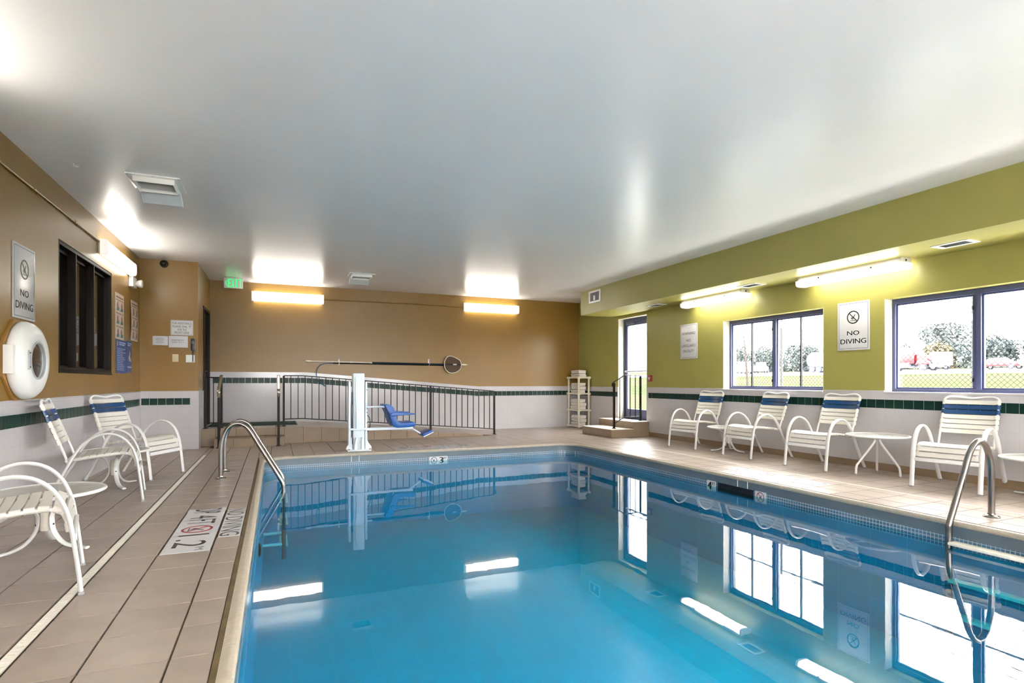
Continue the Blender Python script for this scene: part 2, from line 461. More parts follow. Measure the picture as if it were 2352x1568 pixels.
wlo = wl.build('wainscot', 'white_tile', wall_right, smooth=0)
band(wlo, [(XR-T, y) for y in seq(2.2, DOOR1[0]-.01)] + [(XR-T, y) for y in seq(DOOR1[1]+.01, YF-.01)], PI/2, .79)
wl = MB()
segs = [(YN, WIN3[0]), (WIN3[1], WIN2[0]), (WIN2[1], WIN1[0]), (WIN1[1], DOOR1[0]), (DOOR1[1], YF)]
for a, b in segs: wl.box(XR-T-.002, XR, a, b, .93, .948)
wl.build('wainscot_cap', 'white_tile', wall_right, bevel=.002)
# the far wall's wainscot follows the ramp
def ztop(x): return 1.235 if x < .55 else (1.235 - (x-.55)*.0803 if x < 4.10 else .95)
poly = [(XS, 0), (XR, 0), (XR, .95), (4.10, .95), (.55, 1.235), (XS, 1.235)]
wf = MB().ext(poly, lambda p, q, s: (p, s, q), YF-T, YF).build('wainscot', 'white_tile', wall_far, smooth=0)
SLP = -.0803*.0515
GTs = MB().quadbox([(-.0515, 0, -.051-SLP), (.0515, 0, -.051+SLP), (.0515, .005, -.051+SLP), (-.0515, .005, -.051-SLP), (-.0515, 0, .051-SLP), (.0515, 0, .051+SLP), (.0515, .005, .051+SLP), (-.0515, .005, .051-SLP)]).mesh('green_tile', 'green_tile', bevel=.0015, smooth=0)
for x in seq(XS+.05, XR-.01):
    o = link('green_tile', GTs if .55 < x < 4.10 else GT, wf)
    o.location = (x, YF-T-.005, ztop(x) - .155)
MB().ext([(XS, 1.222), (.55, 1.222), (4.10, .937), (XR, .937), (XR, .953), (4.10, .953), (.55, 1.238), (XS, 1.238)], lambda p, q, s: (p, s, q), YF-T-.003, YF-.001).build('wainscot_cap', 'white_tile', wall_far)
struct('baseboard_right', MB().box(XR-T-.012, XR-T, YN, 8.9, 0, .085), 'tile_base', 'tan tile baseboard under the olive wall windows', 'baseboard', bevel=.003)

# ------------------------------------------------------------------ pool deck
floor = thing('floor', 'tan tiled pool deck around the blue pool', 'floor', kind='structure')
fb = MB()
fb.box(XL-.2, PX0-.02, YN-.2, YF+.2, -.30, -.010); fb.box(PX1+.02, XR+.2, YN-.2, YF+.2, -.30, -.010)
fb.box(PX0-.02, PX1+.02, PY1+.02, YF+.2, -.30, -.010); fb.box(PX0-.02, PX1+.02, YN-.2, PY0-.02, -.30, -.010)
fb.build('deck_slab', 'grout', floor, smooth=0)
def outline(off, n=10):
    """pool edge, grown outward by off, counter-clockwise"""
    out = []; r = PR + off
    for cx, cy, a in ((PX1-PR, PY1-PR, 0), (PX0+PR, PY1-PR, 90), (PX0+PR, PY0+PR, 180), (PX1-PR, PY0+PR, 270)):
        for k in range(n+1):
            t = R(a + 90*k/n); out.append((cx + r*math.cos(t), cy + r*math.sin(t)))
    return out
# corner fillets of the deck behind the rounded coping
cf = MB()
for cx, cy, sx, sy in ((PX1, PY1, 1, 1), (PX0, PY1, -1, 1), (PX0, PY0, -1, -1), (PX1, PY0, 1, -1)):
    arc = [(cx - sx*PR + sx*(PR+.05)*math.cos(R(90*k/8)), cy - sy*PR + sy*(PR+.05)*math.sin(R(90*k/8))) for k in range(9)]
    cf.ext([(cx + sx*.07, cy + sy*.07)] + arc, XYZ, -.05, -.001)
cf.build('corner_fill', 'deck_tile', floor, smooth=0)
MB().ring(outline(.078), outline(.055), XYZ, -.05, -.003).build('sealant_joint', 'sealant', floor, smooth=0)
# bullnose coping made of finger-wide ribs
def resample(pts, step):
    P = [Vector((p[0], p[1], 0)) for p in pts]; P.append(P[0]); out = []; carry = 0.0
    for a, b in zip(P, P[1:]):
        L = (b - a).length
        if L < 1e-9: continue
        d = carry
        while d < L: out.append(a + (b-a)*(d/L)); d += step
        carry = d - L
    return out
cp = MB(); prof = [(.055, -.05), (.055, -.001), (.030, .006), (.006, .006), (-.004, -.002), (-.006, -.014), (.0, -.034), (.03, -.05)]
base = resample(outline(0, 24), .026/3); n = len(base) - len(base) % 3; base = base[:n]
for k in range(n):
    t = (base[(k+1) % n] - base[k-1]).normalized(); nn = Vector((t.y, -t.x, 0))
    g = -.0022 if k % 3 == 0 else 0.0
    for (o, z) in prof:
        oo = o - g*.6 if o < .02 else o
        q = base[k] + nn*oo; cp.v.append((q.x, q.y, z + (g if z > -.04 else 0)))
m8 = len(prof)
for k in range(n):
    for j in range(m8):
        a, b = k*m8 + j, k*m8 + (j+1) % m8; c, d = ((k+1) % n)*m8 + (j+1) % m8, ((k+1) % n)*m8 + j
        cp.f.append((a, b, c, d))
cp.build('coping', 'coping', floor, smooth=50, kind='stuff', label='pale ribbed bullnose coping along the pool edge')
# tiles: joint lines
LCOL = [XL, -1.82, -1.53, -1.26, -.965, None, -.905, -.66, -.37, PX0-.078]
ROWS = [YN + .005] + [2.45 + .30*k for k in range(-13, 31)] + [YF]
FCOL = [PX0-.078] + [-.06 + .292*k for k in range(0, 17)] + [PX1+.078]
RCOL = [PX1+.078, 5.0, 5.29, 5.435, None, 5.485, 5.78, 6.07, 6.36, XR]
_tm = {}
def tile_mesh(w, h):
    k = (round(w, 3), round(h, 3))
    if k not in _tm:
        g = .0035
        a, b = w/2 - g, h/2 - g
        _tm[k] = MB().quadbox([(-a,-b,-.009),(a,-b,-.009),(a,b,-.009),(-a,b,-.009),(-a+.0012,-b+.0012,0),(a-.0012,-b+.0012,0),(a-.0012,b-.0012,0),(-a+.0012,b-.0012,0)]).mesh('tile', 'deck_tile', smooth=0)
    return _tm[k]
rest = MB(); cells = []
def spans(cols): return [(a, b) for a, b in zip(cols, cols[1:]) if a is not None and b is not None]
TXT_L = (-.66, -.37, 3.95, 5.25); TXT_L2 = (-.37, PX0-.078, 4.22, 5.10)
for y0, y1 in zip(ROWS, ROWS[1:]):
    if y1 - y0 < .02: continue
    ymid = (y0+y1)/2
    for x0, x1 in spans(LCOL):
        xm = (x0+x1)/2
        if any(t[0]-.01 < xm < t[1]+.01 and t[2] < ymid < t[3] for t in (TXT_L, TXT_L2)): continue
        if xm > XS-.3 and ymid > 10.3: continue
        cells.append((x0, x1, y0, y1))
    for x0, x1 in spans(RCOL): cells.append((x0, x1, y0, y1))
    for x0, x1 in spans(FCOL):
        a, b = (max(y0, PY1+.078), y1) if y1 > PY1 else (y0, min(y1, PY0-.078))
        if b - a > .03 and not (a > 10.25 and x1 < 3.8): cells.append((x0, x1, a, b))
def size_px(c):
    x, y = (c[0]+c[1])/2, (c[2]+c[3])/2
    d = x*math.sin(YAW) + y*math.cos(YAW); r = x*math.cos(YAW) - y*math.sin(YAW)
    if d < .5 or abs(r/d) > .97 or 1.05/d > .56: return 0
    return (c[1]-c[0])*(c[3]-c[2]) / d**3
cells.sort(key=size_px, reverse=True)
for i, (x0, x1, y0, y1) in enumerate(cells):
    if i < 296:
        o = link('tile', tile_mesh(x1-x0, y1-y0), floor); o.location = ((x0+x1)/2, (y0+y1)/2, 0)
    else: rest.box(x0+.0035, x1-.0035, y0+.0035, y1-.0035, -.009, 0)
rest.box(-.9615, -.9085, 9.113, YS-T, -.009, 0).box(5.4385, 5.4815, 8.603, YF-T, -.009, 0)
rest.build('deck_tiling', 'deck_tile', floor, smooth=0, kind='stuff')
# slot drains let into the deck
def drain(x, y0, y1, label, wdt=.042):
    t = thing('slot_drain', label, 'drain', (x, (y0+y1)/2, 0))
    L = (y1-y0)/2; c = MB()
    c.box(-wdt/2, -wdt/2+.006, -L, L, -.009, .001).box(wdt/2-.006, wdt/2, -L, L, -.009, .001).build('channel_edge', 'worn_white', t, smooth=0)
    MB().box(-wdt/2, wdt/2, -L, L, -.0098, -.007).build('channel_bed', 'black_plastic', t, smooth=0)
    g = MB(); y = -L
    while y < L - .02:
        g.box(-wdt/2+.006, wdt/2-.006, y+.003, y+.023, -.007, 0); y += .027
    g.build('grate_bar', 'worn_white', t, smooth=0, kind='stuff')
drain(-.935, -1.2, 9.11, 'long white slot drain in the deck beside the wall chairs')
drain(5.46, -1.2, 8.6, 'white slot drain in the deck below the window chairs', .034)
# depth lettering set into the deck
def deck_marks(label, origin, right, up, rows):
    """rows: (text list with extents, x0, x1, y0, y1) in the frame's own plane"""
    t = framed('depth_marker', label, 'depth marker', origin, right, up, 'painted depth markers on the deck')
    for (x0, x1, y0, y1, n, items) in rows:
        for k in range(n):
            a = x0 + (x1-x0)*k/n; b = x0 + (x1-x0)*(k+1)/n
            MB().box(a+.002, b-.002, y0+.004, y1-.004, -.009, .0005).build('marker_tile', 'sign_white', t, smooth=0)
        for it in items:
            if it[0] == '@': no_diving(t, it[1], (y0+y1)/2, it[2], .001, 'sign_red')
            else: text(t, it[0], it[1], it[2], it[3], it[4], .0012)
    return t
deck_marks('white deck tiles lettered four feet and no diving beside the slot drain', (0, 5.25, 0), (0,-1,0), (1,0,0), [
    (.0, 1.30, -.655, -.375, 6, [('DP', .02, .20, -.60, -.41), ('4', .27, .37, -.60, -.42), ('FT', .41, .56, -.60, -.42), ('@', .71, .10), ('1.2', .86, 1.18, -.61, -.42), ('M', 1.20, 1.27, -.47, -.42)]),
    (.10, 1.00, -.365, PX0-.08, 4, [('NO', .12, .34, -.355, -.232), ('DIVING', .41, .98, -.355, -.232)])])
deck_marks('pale deck lettering beside the skimmer below the window chairs', (0, 4.0, 0), (0,1,0), (-1,0,0), [
    (.0, 1.25, -5.28, -5.02, 6, [('DP', .02, .20, -5.24, -5.06), ('4', .27, .37, -5.24, -5.06), ('FT', .41, .56, -5.24, -5.06), ('@', .71, .09), ('1.2', .86, 1.14, -5.24, -5.06), ('M', 1.16, 1.23, -5.11, -5.06)]),
    (.17, 1.07, -4.99, -4.80, 4, [('NO', .18, .40, -4.96, -4.83), ('DIVING', .47, 1.04, -4.96, -4.83)])])
deck_marks('pale deck lettering on the pool edge in front of the pool lift', (2.95, 0, 0), (-1,0,0), (0,-1,0), [
    (.0, 1.25, -8.97, -8.72, 6, [('DP', .02, .20, -8.94, -8.75), ('3', .27, .37, -8.94, -8.75), ('FT', .41, .56, -8.94, -8.75), ('@', .71, .09), ('0.9', .86, 1.14, -8.94, -8.75), ('M', 1.16, 1.23, -8.80, -8.75)]),
    (.17, 1.07, -8.70, -8.51, 4, [('NO', .18, .40, -8.67, -8.54), ('DIVING', .47, 1.04, -8.67, -8.54)])])

# ------------------------------------------------------------------ pool basin and water
pool = thing('pool_basin', 'blue vinyl lined swimming pool with rounded corners', 'pool', (2.28, 4.4, 0), kind='structure')
def shift(mb): return mb.xf(lambda x, y, z: (x-2.28, y-4.4, z))
PD = -1.05
shift(MB().ring(outline(.02), outline(.0), XYZ, -.115, -.030)).build('grey_band', 'liner_band', pool, smooth=30)
shift(MB().ring(outline(.02), outline(.0), XYZ, -.200, -.115)).build('mosaic_band', 'mosaic', pool, smooth=30)
shift(MB().ring(outline(.02), outline(.0), XYZ, PD, -.200)).build('pool_wall', 'pool_wall', pool, smooth=30)
shift(MB().ext(outline(.02), XYZ, PD-.05, PD)).build('pool_floor', 'pool_liner', pool, smooth=0)
# seams in the grey band
for x, y, a in ((1.02, PY1, 0), (1.13, PY1, 0), (PX1, 4.70, 1), (PX1, 4.56, 1)):
    m_ = MB()
    if a == 0: m_.box(x-.004-2.28, x+.004-2.28, y-.003-4.4, y-4.4, -.115, -.032)
    else: m_.box(x-.003-2.28, x-2.28, y-.004-4.4, y+.004-4.4, -.115, -.032)
    m_.build('seam_strip', 'worn_white', pool, smooth=0)
water = MB()
pl = outline(.0, 10); i0 = 0; water.v = [(x-2.28, y-4.4, WZ) for x, y in pl]; water.f = [tuple(range(len(pl)))]
wm = water.mesh('water', 'water', smooth=0)
if wm.polygons[0].normal.z < 0: wm.flip_normals()
wo = link('water', wm); wo.location = (2.28, 4.4, 0)
tag(wo, 'calm clear blue pool water mirroring windows and lamps', 'water', None, 'structure')
# wall fittings of the pool
t = framed('pool_skimmer', 'dark skimmer mouth in the pool edge below the window chairs', 'skimmer', (PX1-.001, 4.735, -.150), (0,-1,0), (0,0,1))
MB().ring(rect(-.262, .262, -.055, .045), rect(-.24, .24, -.045, .035), XYZ, 0, .006).build('mouth_frame', 'pole_blue', t, smooth=0)
MB().box(-.24, .24, -.045, .035, -.002, .001).build('mouth', 'black_plastic', t, smooth=0)
def wall_mark(label, origin, right, kind):
    t = framed('depth_tile', label, 'depth marker', origin, right, (0,0,1), 'depth tiles at the waterline')
    MB().box(-.072, .072, -.06, .05, 0, .004).build('plaque', 'sign_white', t, bevel=.001, smooth=0)
    if kind == '@': no_diving(t, 0, -.005, .05, .0045, 'sign_red' if right[1] else 'sign_black')
    else:
        text(t, kind, -.055, .005, -.05, .038, .0048, bold=.006); text(t, 'FT', .015, .06, .0, .038, .0048, bold=.002)
wall_mark('waterline tile reading four feet beside the skimmer mouth', (PX1-.001, 5.10, -.155), (0,-1,0), '4')
wall_mark('waterline tile with red no diving ring beside the skimmer mouth', (PX1-.001, 4.38, -.155), (0,-1,0), '@')
wall_mark('waterline tile with black no diving ring on the pool end below the lift', (2.255, PY1-.001, -.155), (1,0,0), '@')
wall_mark('waterline tile reading three feet on the pool end below the lift', (2.40, PY1-.001, -.155), (1,0,0), '3')
t = framed('return_inlet', 'black round water inlet under the surface near the ladder', 'pool inlet', (PX0+.001, 5.5, -.46), (0,1,0), (0,0,1))
MB().lathe([(.06, 0), (.06, .008), (.045, .02), (.025, .022), (.02, .014), (0, .014)], 20).build('cover', 'black_plastic', t)
MB().ring(circ(0, 0, .030, 20), circ(0, 0, .022, 20), XYZ, .018, .026).build('eyeball_ring', 'grey_plastic', t)

# ladders
def ladder(label, x_edge, sgn, y0, y1, foot, inw, treads, qz):
    """rails lie in x-z planes at y0 and y1; sgn: +1 when the deck lies toward +x of the pool"""
    t = thing('pool_ladder', label, 'pool ladder', (x_edge, (y0+y1)/2, 0))
    for y in (y0, y1):
        yy = y - (y0+y1)/2
        P, Q = (foot-.28, .52), (-inw+.05, qz)
        pts = [(foot, 0), (foot, .30), (foot-.015, .42), (foot-.065, .54), (foot-.145, .595), (foot-.22, .578), P] + [(P[0]+(Q[0]-P[0])*k, P[1]+(Q[1]-P[1])*k) for k in (.33, .67)] + [Q, (-inw+.012, qz-.08), (-inw, qz-.16), (-inw, -.45), (-inw, -.95)]
        rl = MB().tube(smooth_path([(sgn*a, yy, z) for a, z in pts], 6), .0225, 12).build('rail', 'steel', t)
        MB().lathe([(.055, 0.0005), (.055, .006), (.048, .014), (.028, .020), (.026, .03)], 20, lambda a, b, z: (a + sgn*foot, b + yy, z)).build('escutcheon', 'steel', rl)
    for z in treads:
        MB().box(-sgn*inw-.045, -sgn*inw+.045, -(y1-y0)/2+.015, (y1-y0)/2-.015, z-.022, z).build('tread', 'worn_white', t, bevel=.006)
    for y in (y0, y1):
        yy = y - (y0+y1)/2
        MB().tube([(-sgn*inw, yy, -.78), (-sgn*.004, yy, -.78)], .016, 10).build('wall_bumper', 'white_plastic', t)
ladder('stainless pool ladder with twin rails beside the deck lettering', PX0, -1, 6.82, 7.32, .41, .225, (-.30, -.55, -.80), -.02)
ladder('stainless pool ladder in front of the window chairs', PX1, 1, 2.03, 2.54, .43, .11, (-.125, -.40, -.65), .09)

# ------------------------------------------------------------------ ramp with stairs
RY0 = 10.27
def rz(x): return PLZ if x < .55 else max(PLZ - (x-.55)*.0803, 0.0)
ramp = thing('access_ramp', 'tan tiled access ramp and platform with two stairs along the mustard wall', 'ramp', (.6, 10.9, 0), kind='structure')
def rs(mb): return mb.xf(lambda x, y, z: (x-.6, y-10.9, z))
rs(MB().ext([(XS+.002, -.005), (4.09, -.005), (.55, PLZ-.008), (XS+.002, PLZ-.008)], lambda p, q, s: (p, s, q), RY0+.006, YF-T)).build('ramp_core', 'grout', ramp, smooth=0)
rs(MB().box(-.90, .14, 9.976, RY0+.01, -.005, .137)).build('stair_core', 'grout', ramp, smooth=0)
xs = [XS+.004] + [-.90, -.60, -.30, 0.0] + [.14 + .30*k for k in range(14)]
for a, b in zip(xs, xs[1:]):
    if a > 4.0: break
    b = min(b, 4.05); za, zb = rz(a) - .006, rz(b) - .006
    lo = .15 if -.91 < a < .13 else 0.0
    if za > .03:
        rs(MB().quadbox([(a+.003, RY0, lo+.004), (b-.003, RY0, lo+.004), (b-.003, RY0+.008, lo+.004), (a+.003, RY0+.008, lo+.004), (a+.003, RY0, max(za, lo+.006)), (b-.003, RY0, max(zb, lo+.006)), (b-.003, RY0+.008, max(zb, lo+.006)), (a+.003, RY0+.008, max(za, lo+.006))])).build('riser_tile', 'step_tile', ramp, smooth=0)
    for y0, y1 in ((RY0+.002, 10.56), (10.56, 10.86), (10.86, 11.16), (11.16, 11.46), (11.46, YF-T)):
        rs(MB().quadbox([(a+.003, y0+.003, rz(a)-.009), (b-.003, y0+.003, rz(b)-.009), (b-.003, y1-.003, rz(b)-.009), (a+.003, y1-.003, rz(a)-.009), (a+.003, y0+.003, rz(a)), (b-.003, y0+.003, rz(b)), (b-.003, y1-.003, rz(b)), (a+.003, y1-.003, rz(a))])).build('ramp_tile', 'deck_tile', ramp, smooth=0)
for a, b in ((-.90, -.62), (-.62, -.32), (-.32, -.28), (-.28, .02), (.02, .14)):
    rs(MB().box(a+.003, b-.003, 9.970, 9.978, .002, .132)).build('riser_tile', 'step_tile', ramp, smooth=0)
for a, b in ((-.90, -.75), (-.75, -.45), (-.45, -.15), (-.15, .14)):
    rs(MB().box(a+.003, b-.003, 9.966, RY0-.001, .134, .145)).build('tread_tile', 'step_tile', ramp, bevel=.003, smooth=0)
mt_ = thing('door_mat', 'dark green door mat on the ramp platform by the black door', 'mat', (-.36, 11.14, PLZ+.001))
MB().box(-.70, .71, -.44, .46, 0, .010).build('mat_pile', 'mat_green', mt_, bevel=.004)
MB().ring(rect(-.715, .725, -.455, .475), rect(-.70, .71, -.44, .46), XYZ, 0, .007).build('mat_border', 'black_plastic', mt_)

# ------------------------------------------------------------------ iron railings
def flange(mb, x, y, z): mb.lathe([(.042, z), (.042, z+.007), (.03, z+.010), (.016, z+.016)], 14, lambda a, b, c: (a+x, b+y, c))
RLY = 10.42
rail = thing('ramp_railing', 'black iron railing with thin balusters along the ramp', 'railing', (.13, RLY, 0))
def zt(x): return 1.16 if x < .45 else 1.16 - (x-.45)*.0815
for x in (.13, 2.727, 4.03):
    b0 = rz(x); p = MB().box(x-.13-.017, x-.13+.017, -.017, .017, b0, zt(x)-.005); flange(p, x-.13, 0, b0)
    p.build('post', 'black_iron', rail, smooth=30)
pth = [(0, 0, zt(.13)), (.32, 0, zt(.45))] + [(x-.13, 0, zt(x)) for x in (1.2, 2.2, 3.2, 4.0)] + [(3.925, 0, zt(4.05)-.01), (3.945, 0, zt(4.07)-.04), (3.93, 0, zt(4.07)-.075), (3.905, 0, zt(4.07)-.085)]
MB().tube(pth, .008, 8, lat=(0,1,0), r2=.020).build('top_rail', 'black_iron', rail)
MB().tube([(0, 0, zt(.13)-.75), (.32, 0, zt(.45)-.75), (3.90, 0, zt(4.03)-.755)], .008, 8, lat=(0,1,0), r2=.014).build('bottom_rail', 'black_iron', rail)
BAL = {}
x = .13 + .115
while x < 3.97:
    if abs(x - 2.727) > .05:
        if 'm' not in BAL: BAL['m'] = MB().box(-.0065, .0065, -.0065, .0065, 0, .75).mesh('baluster', 'black_iron', smooth=0)
        o = link('baluster', BAL['m'], rail); o.location = (x-.13, 0, zt(x)-.752)
    x += .1152
def stair_rail(label, x):
    t = thing('stair_handrail', label, 'handrail', (x, 10.2, 0))
    p = MB().box(-.019, .019, -.23-.019, -.23+.019, 0, .915); flange(p, 0, -.23, 0); p.build('post', 'black_iron', t, smooth=30)
    p = MB().box(-.019, .019, .22-.019, .22+.019, PLZ, 1.14); flange(p, 0, .22, PLZ); p.build('post', 'black_iron', t, smooth=30)
    path = [(0, .24, 1.155), (0, .20, 1.145), (0, -.20, .950), (0, -.25, .925), (0, -.275, .89), (0, -.265, .84), (0, -.245, .81)]
    MB().tube(smooth_path(path, 4), .011, 8, lat=(1,0,0), r2=.024).build('handrail', 'rail_top', t)
    MB().tube([(0, .22, .40), (0, -.23, .22)], .008, 8, lat=(1,0,0), r2=.014).build('lower_rail', 'black_iron', t)
    return t
stair_rail('sloping stair handrail at the black door side of the ramp stairs', -.83)
stair_rail('sloping stair handrail joining the long ramp railing', .045)
t = thing('platform_railing', 'short black railing between the black door and the stairs', 'railing', (-1.0, 10.42, 0))
p = MB().box(-.075, -.045, -.015, .015, PLZ, 1.13); flange(p, -.06, 0, PLZ); p.build('post', 'black_iron', t, smooth=30)
for z, r in ((1.125, .010), (.375, .008)): MB().tube([(-.06, 0, z), (.15, 0, z)], r, 8, lat=(0,1,0), r2=.018).build('rail', 'black_iron', t)
MB().box(.048, .061, -.0065, .0065, .375, 1.12).build('baluster', 'black_iron', t, smooth=0)

# ------------------------------------------------------------------ doors
t = thing('door_2', 'narrow black door in the mustard alcove beside the ramp', 'door', (XS, 11.11, PLZ), kind='structure')
MB().ring(rect(-.47, .48, -.005, 2.05), rect(-.42, .43, 0, 2.0), lambda p, q, s: (s, p, q), -.10, .012).build('door_frame', 'dark_wood', t, bevel=.003)
MB().box(-.075, -.035, -.42, .43, .004, 2.0).build('door_leaf', 'black_door', t, bevel=.002)
MB().ring(rect(-.30, .31, .25, .85), rect(-.27, .28, .28, .82), lambda p, q, s: (s, p, q), -.036, -.028).build('door_panel', 'black_door', t)
MB().ring(rect(-.30, .31, 1.05, 1.80), rect(-.27, .28, 1.08, 1.77), lambda p, q, s: (s, p, q), -.036, -.028).build('door_panel', 'black_door', t)
h = MB().tube(smooth_path([(-.035, -.34, .95), (.02, -.34, .95), (.035, -.30, .95), (.035, -.24, .95)], 4), .009, 8)
h.box(-.036, -.028, -.37, -.31, .88, 1.02); h.build('door_handle', 'steel', t)
yc = (DOOR1[0]+DOOR1[1])/2
t = thing('door_1', 'glazed exit door in a blue grey metal frame behind the small railing', 'door', (XR, yc, DOOR1[2]), kind='structure')
w2, hh = (DOOR1[1]-DOOR1[0])/2, DOOR1[3]-DOOR1[2]
fx = lambda p, q, s: (s, p, q)
MB().ring(rect(-w2, w2, 0, hh), rect(-w2+.05, w2-.05, .03, hh-.06), fx, .13, .19).build('door_frame', 'window_metal', t, bevel=.002)
MB().ring(rect(-w2+.05, w2-.05, .03, hh-.06), rect(-w2+.13, w2-.13, .20, hh-.15), fx, .145, .185).build('door_leaf', 'window_metal', t, bevel=.002)
MB().box(.163, .167, -w2+.13, w2-.13, .20, hh-.15).build('pane', 'window_glass', t, smooth=0)
MB().tube([(.11, -w2+.10, .98), (.11, w2-.10, .98)], .018, 10).tube([(.11, -w2+.12, .98), (.15, -w2+.12, .98)], .012, 8).tube([(.11, w2-.12, .98), (.15, w2-.12, .98)], .012, 8).build('push_bar', 'grey_plastic', t)
MB().box(.10, .145, .10, .36, hh-.13, hh-.075).tube([(.12, .12, hh-.075), (.10, -.12, hh-.07), (.14, .0, hh-.05)], .008, 6).build('door_closer', 'window_metal', t)
MB().box(0, .28, -w2, w2, -.29, .0).build('threshold', 'step_top_glare', t, smooth=0)
MB().box(0, .13, w2-.008, w2, 0, hh).box(0, .13, -w2, -w2+.008, 0, hh).box(0, .13, -w2, w2, hh-.006, hh).build('reveal', 'wall_white', t, smooth=0)
# exit steps with railing
st = thing('exit_steps', 'two tan tiled steps below the glazed exit door', 'steps', (6.2, 9.4, 0), kind='structure')
MB().box(-.40, .46, -.50, .58, 0, .147).build('lower_riser', 'step_tile', st, bevel=.003, smooth=0)
MB().box(-.405, .10, -.505, .585, .1475, .155).build('lower_tread', 'step_top_glare', st, bevel=.003, smooth=0)
MB().box(.09, .457, -.498, .73, 0, .282).build('upper_riser', 'step_tile', st, bevel=.003, smooth=0)
MB().box(.085, .459, -.503, .735, .2825, .29).build('upper_tread', 'step_top_glare', st, bevel=.003, smooth=0)
t = thing('exit_railing', 'small black railing on the steps by the glazed exit door', 'railing', (6.0, 9.12, 0))
p = MB().box(-.017, .017, -.017, .017, .155, 1.03); flange(p, 0, 0, .155); p.build('post', 'black_iron', t, smooth=30)
p = MB().box(.595, .627, -.016, .016, .29, 1.17); flange(p, .611, 0, .29); p.build('post', 'black_iron', t, smooth=30)
MB().tube(smooth_path([(.0, 0, .93), (-.035, 0, .985), (-.035, 0, 1.02), (0, 0, 1.05), (.12, 0, 1.115), (.24, 0, 1.178), (.30, 0, 1.185), (.63, 0, 1.185)], 4), .009, 8, lat=(0,1,0), r2=.020).build('handrail', 'black_iron', t)
MB().tube([(0, 0, .245), (.25, 0, .375), (.62, 0, .37)], .008, 8, lat=(0,1,0), r2=.013).build('bottom_rail', 'black_iron', t)
for x, a, b in ((.13, .31, 1.12), (.25, .37, 1.18), (.37, .37, 1.18), (.49, .37, 1.18)):
    MB().box(x-.0065, x+.0065, -.0065, .0065, a, b).build('baluster', 'black_iron', t, smooth=0)

# ------------------------------------------------------------------ windows
def outside_window(name, label, y0, y1, bars, near=False):
    yc = (y0+y1)/2; w = (y1-y0)/2; hh = WZ1-WZ0
    t = thing(name, label, 'window', (yc, YN, WZ0) if near else (XR, yc, WZ0), R(-90) if near else 0, kind='structure')
    MB().ring(rect(-w, w, 0, hh), rect(-w+.045, w-.045, .04, hh-.055), fx, .13, .21).build('frame', 'window_metal', t, bevel=.002)
    MB().box(.125, .20, -.022, .022, .04, hh-.055).box(.145, .19, .026, .050, .04, hh-.055).build('mullion', 'window_metal', t, bevel=.002)
    for a, b in ((-w+.045, -.022), (.05, w-.045)):
        sash = MB().ring(rect(a, b, .04, hh-.055), rect(a+.016, b-.016, .058, hh-.075), fx, .15, .18).build('sash', 'window_metal', t, bevel=.002)
        MB().box(.163, .167, a+.016, b-.016, .058, hh-.075).build('pane', 'window_glass', sash, smooth=0)
    for b in bars:
        MB().box(.155, .185, b-.009, b+.009, .04, hh-.055).build('muntin', 'black_iron', t, smooth=0)
    MB().box(-.022, .13, -w+.002, w-.002, -.018, .006).build('sill', 'white_tile', t, bevel=.004)
    MB().box(.21, .33, -w, w, -.10, .02).build('outer_ledge', 'brick_ledge', t, smooth=0)
    lin_ = MB().box(0, .13, w-.008, w, .006, hh).box(0, .13, -w, -w+.008, .006, hh); lin_.build('reveal', 'wall_white', t, smooth=0)
    MB().box(.14, .16, .052, .066, .12, .16).box(.14, .16, .052, .066, hh-.22, hh-.18).build('latch', 'black_plastic', sash, smooth=0)
outside_window('window_1', 'four pane metal window between the two pool rule signs', WIN1[0], WIN1[1], (.46, -.42))
outside_window('window_2', 'two pane metal window above the chair behind the ladder', WIN2[0], WIN2[1], ())
outside_window('added_window_4', 'added unseen metal window for daylight beyond the picture edge on the olive wall', WIN3[0], WIN3[1], ())  # added out of frame to let in more daylight
outside_window('added_window_5', 'added unseen daylight window in the wall behind the viewer, drain side', NW[0][0], NW[0][1], (), True)  # added window, never seen, brightens the room from behind
outside_window('added_window_6', 'added unseen daylight window in the wall behind the viewer, window side', NW[1][0], NW[1][1], (), True)  # another added window behind the camera, for ambient light
outside_window('added_window_7', 'added unseen middle daylight window in the wall behind the viewer', NW[2][0], NW[2][1], (), True)  # added between the other two to lift the ceiling brightness
yc = (LWIN[0]+LWIN[1])/2; w = (LWIN[1]-LWIN[0])/2; hh = LWIN[3]-LWIN[2]
t = thing('window_3', 'dark framed interior window with three panes in the mustard wall', 'window', (XL, yc, LWIN[2]), kind='structure')
MB().ring(rect(-w, w, 0, hh), rect(-w+.045, w-.02, .045, hh-.04), fx, -.16, -.004).build('frame', 'dark_wood', t, bevel=.003)
MB().ring(rect(-w+.045, w-.02, .045, hh-.04), rect(-w+.052, w-.026, .065, hh-.075), fx, -.12, -.066).build('inner_frame', 'dark_wood', t, bevel=.002)
ed = [-w+.045, 7.10-yc, 7.72-yc, w-.02]
for y in ed[1:3]: MB().box(-.14, -.006, y-.012, y+.012, .045, hh-.04).build('mullion', 'dark_wood', t, bevel=.003)
for a, b in zip(ed, ed[1:]): MB().box(-.080, -.076, a, b, .045, hh-.04).build('pane', 'dark_glass', t, smooth=0)
MB().box(-.16, .006, -w+.003, w-.003, -.012, .006).build('sill', 'dark_wood', t, bevel=.003)
cor = MB()
cor.box(XL-1.5, XL-1.4, 5.8, 9.3, .3, 2.9).box(XL-1.5, XL-.25, 5.7, 5.8, .3, 2.9).box(XL-1.5, XL-.25, 9.3, 9.4, .3, 2.9).box(XL-1.5, XL-.25, 5.7, 9.4, 2.9, 3.0).box(XL-1.5, XL-.25, 5.7, 9.4, .2, .3)
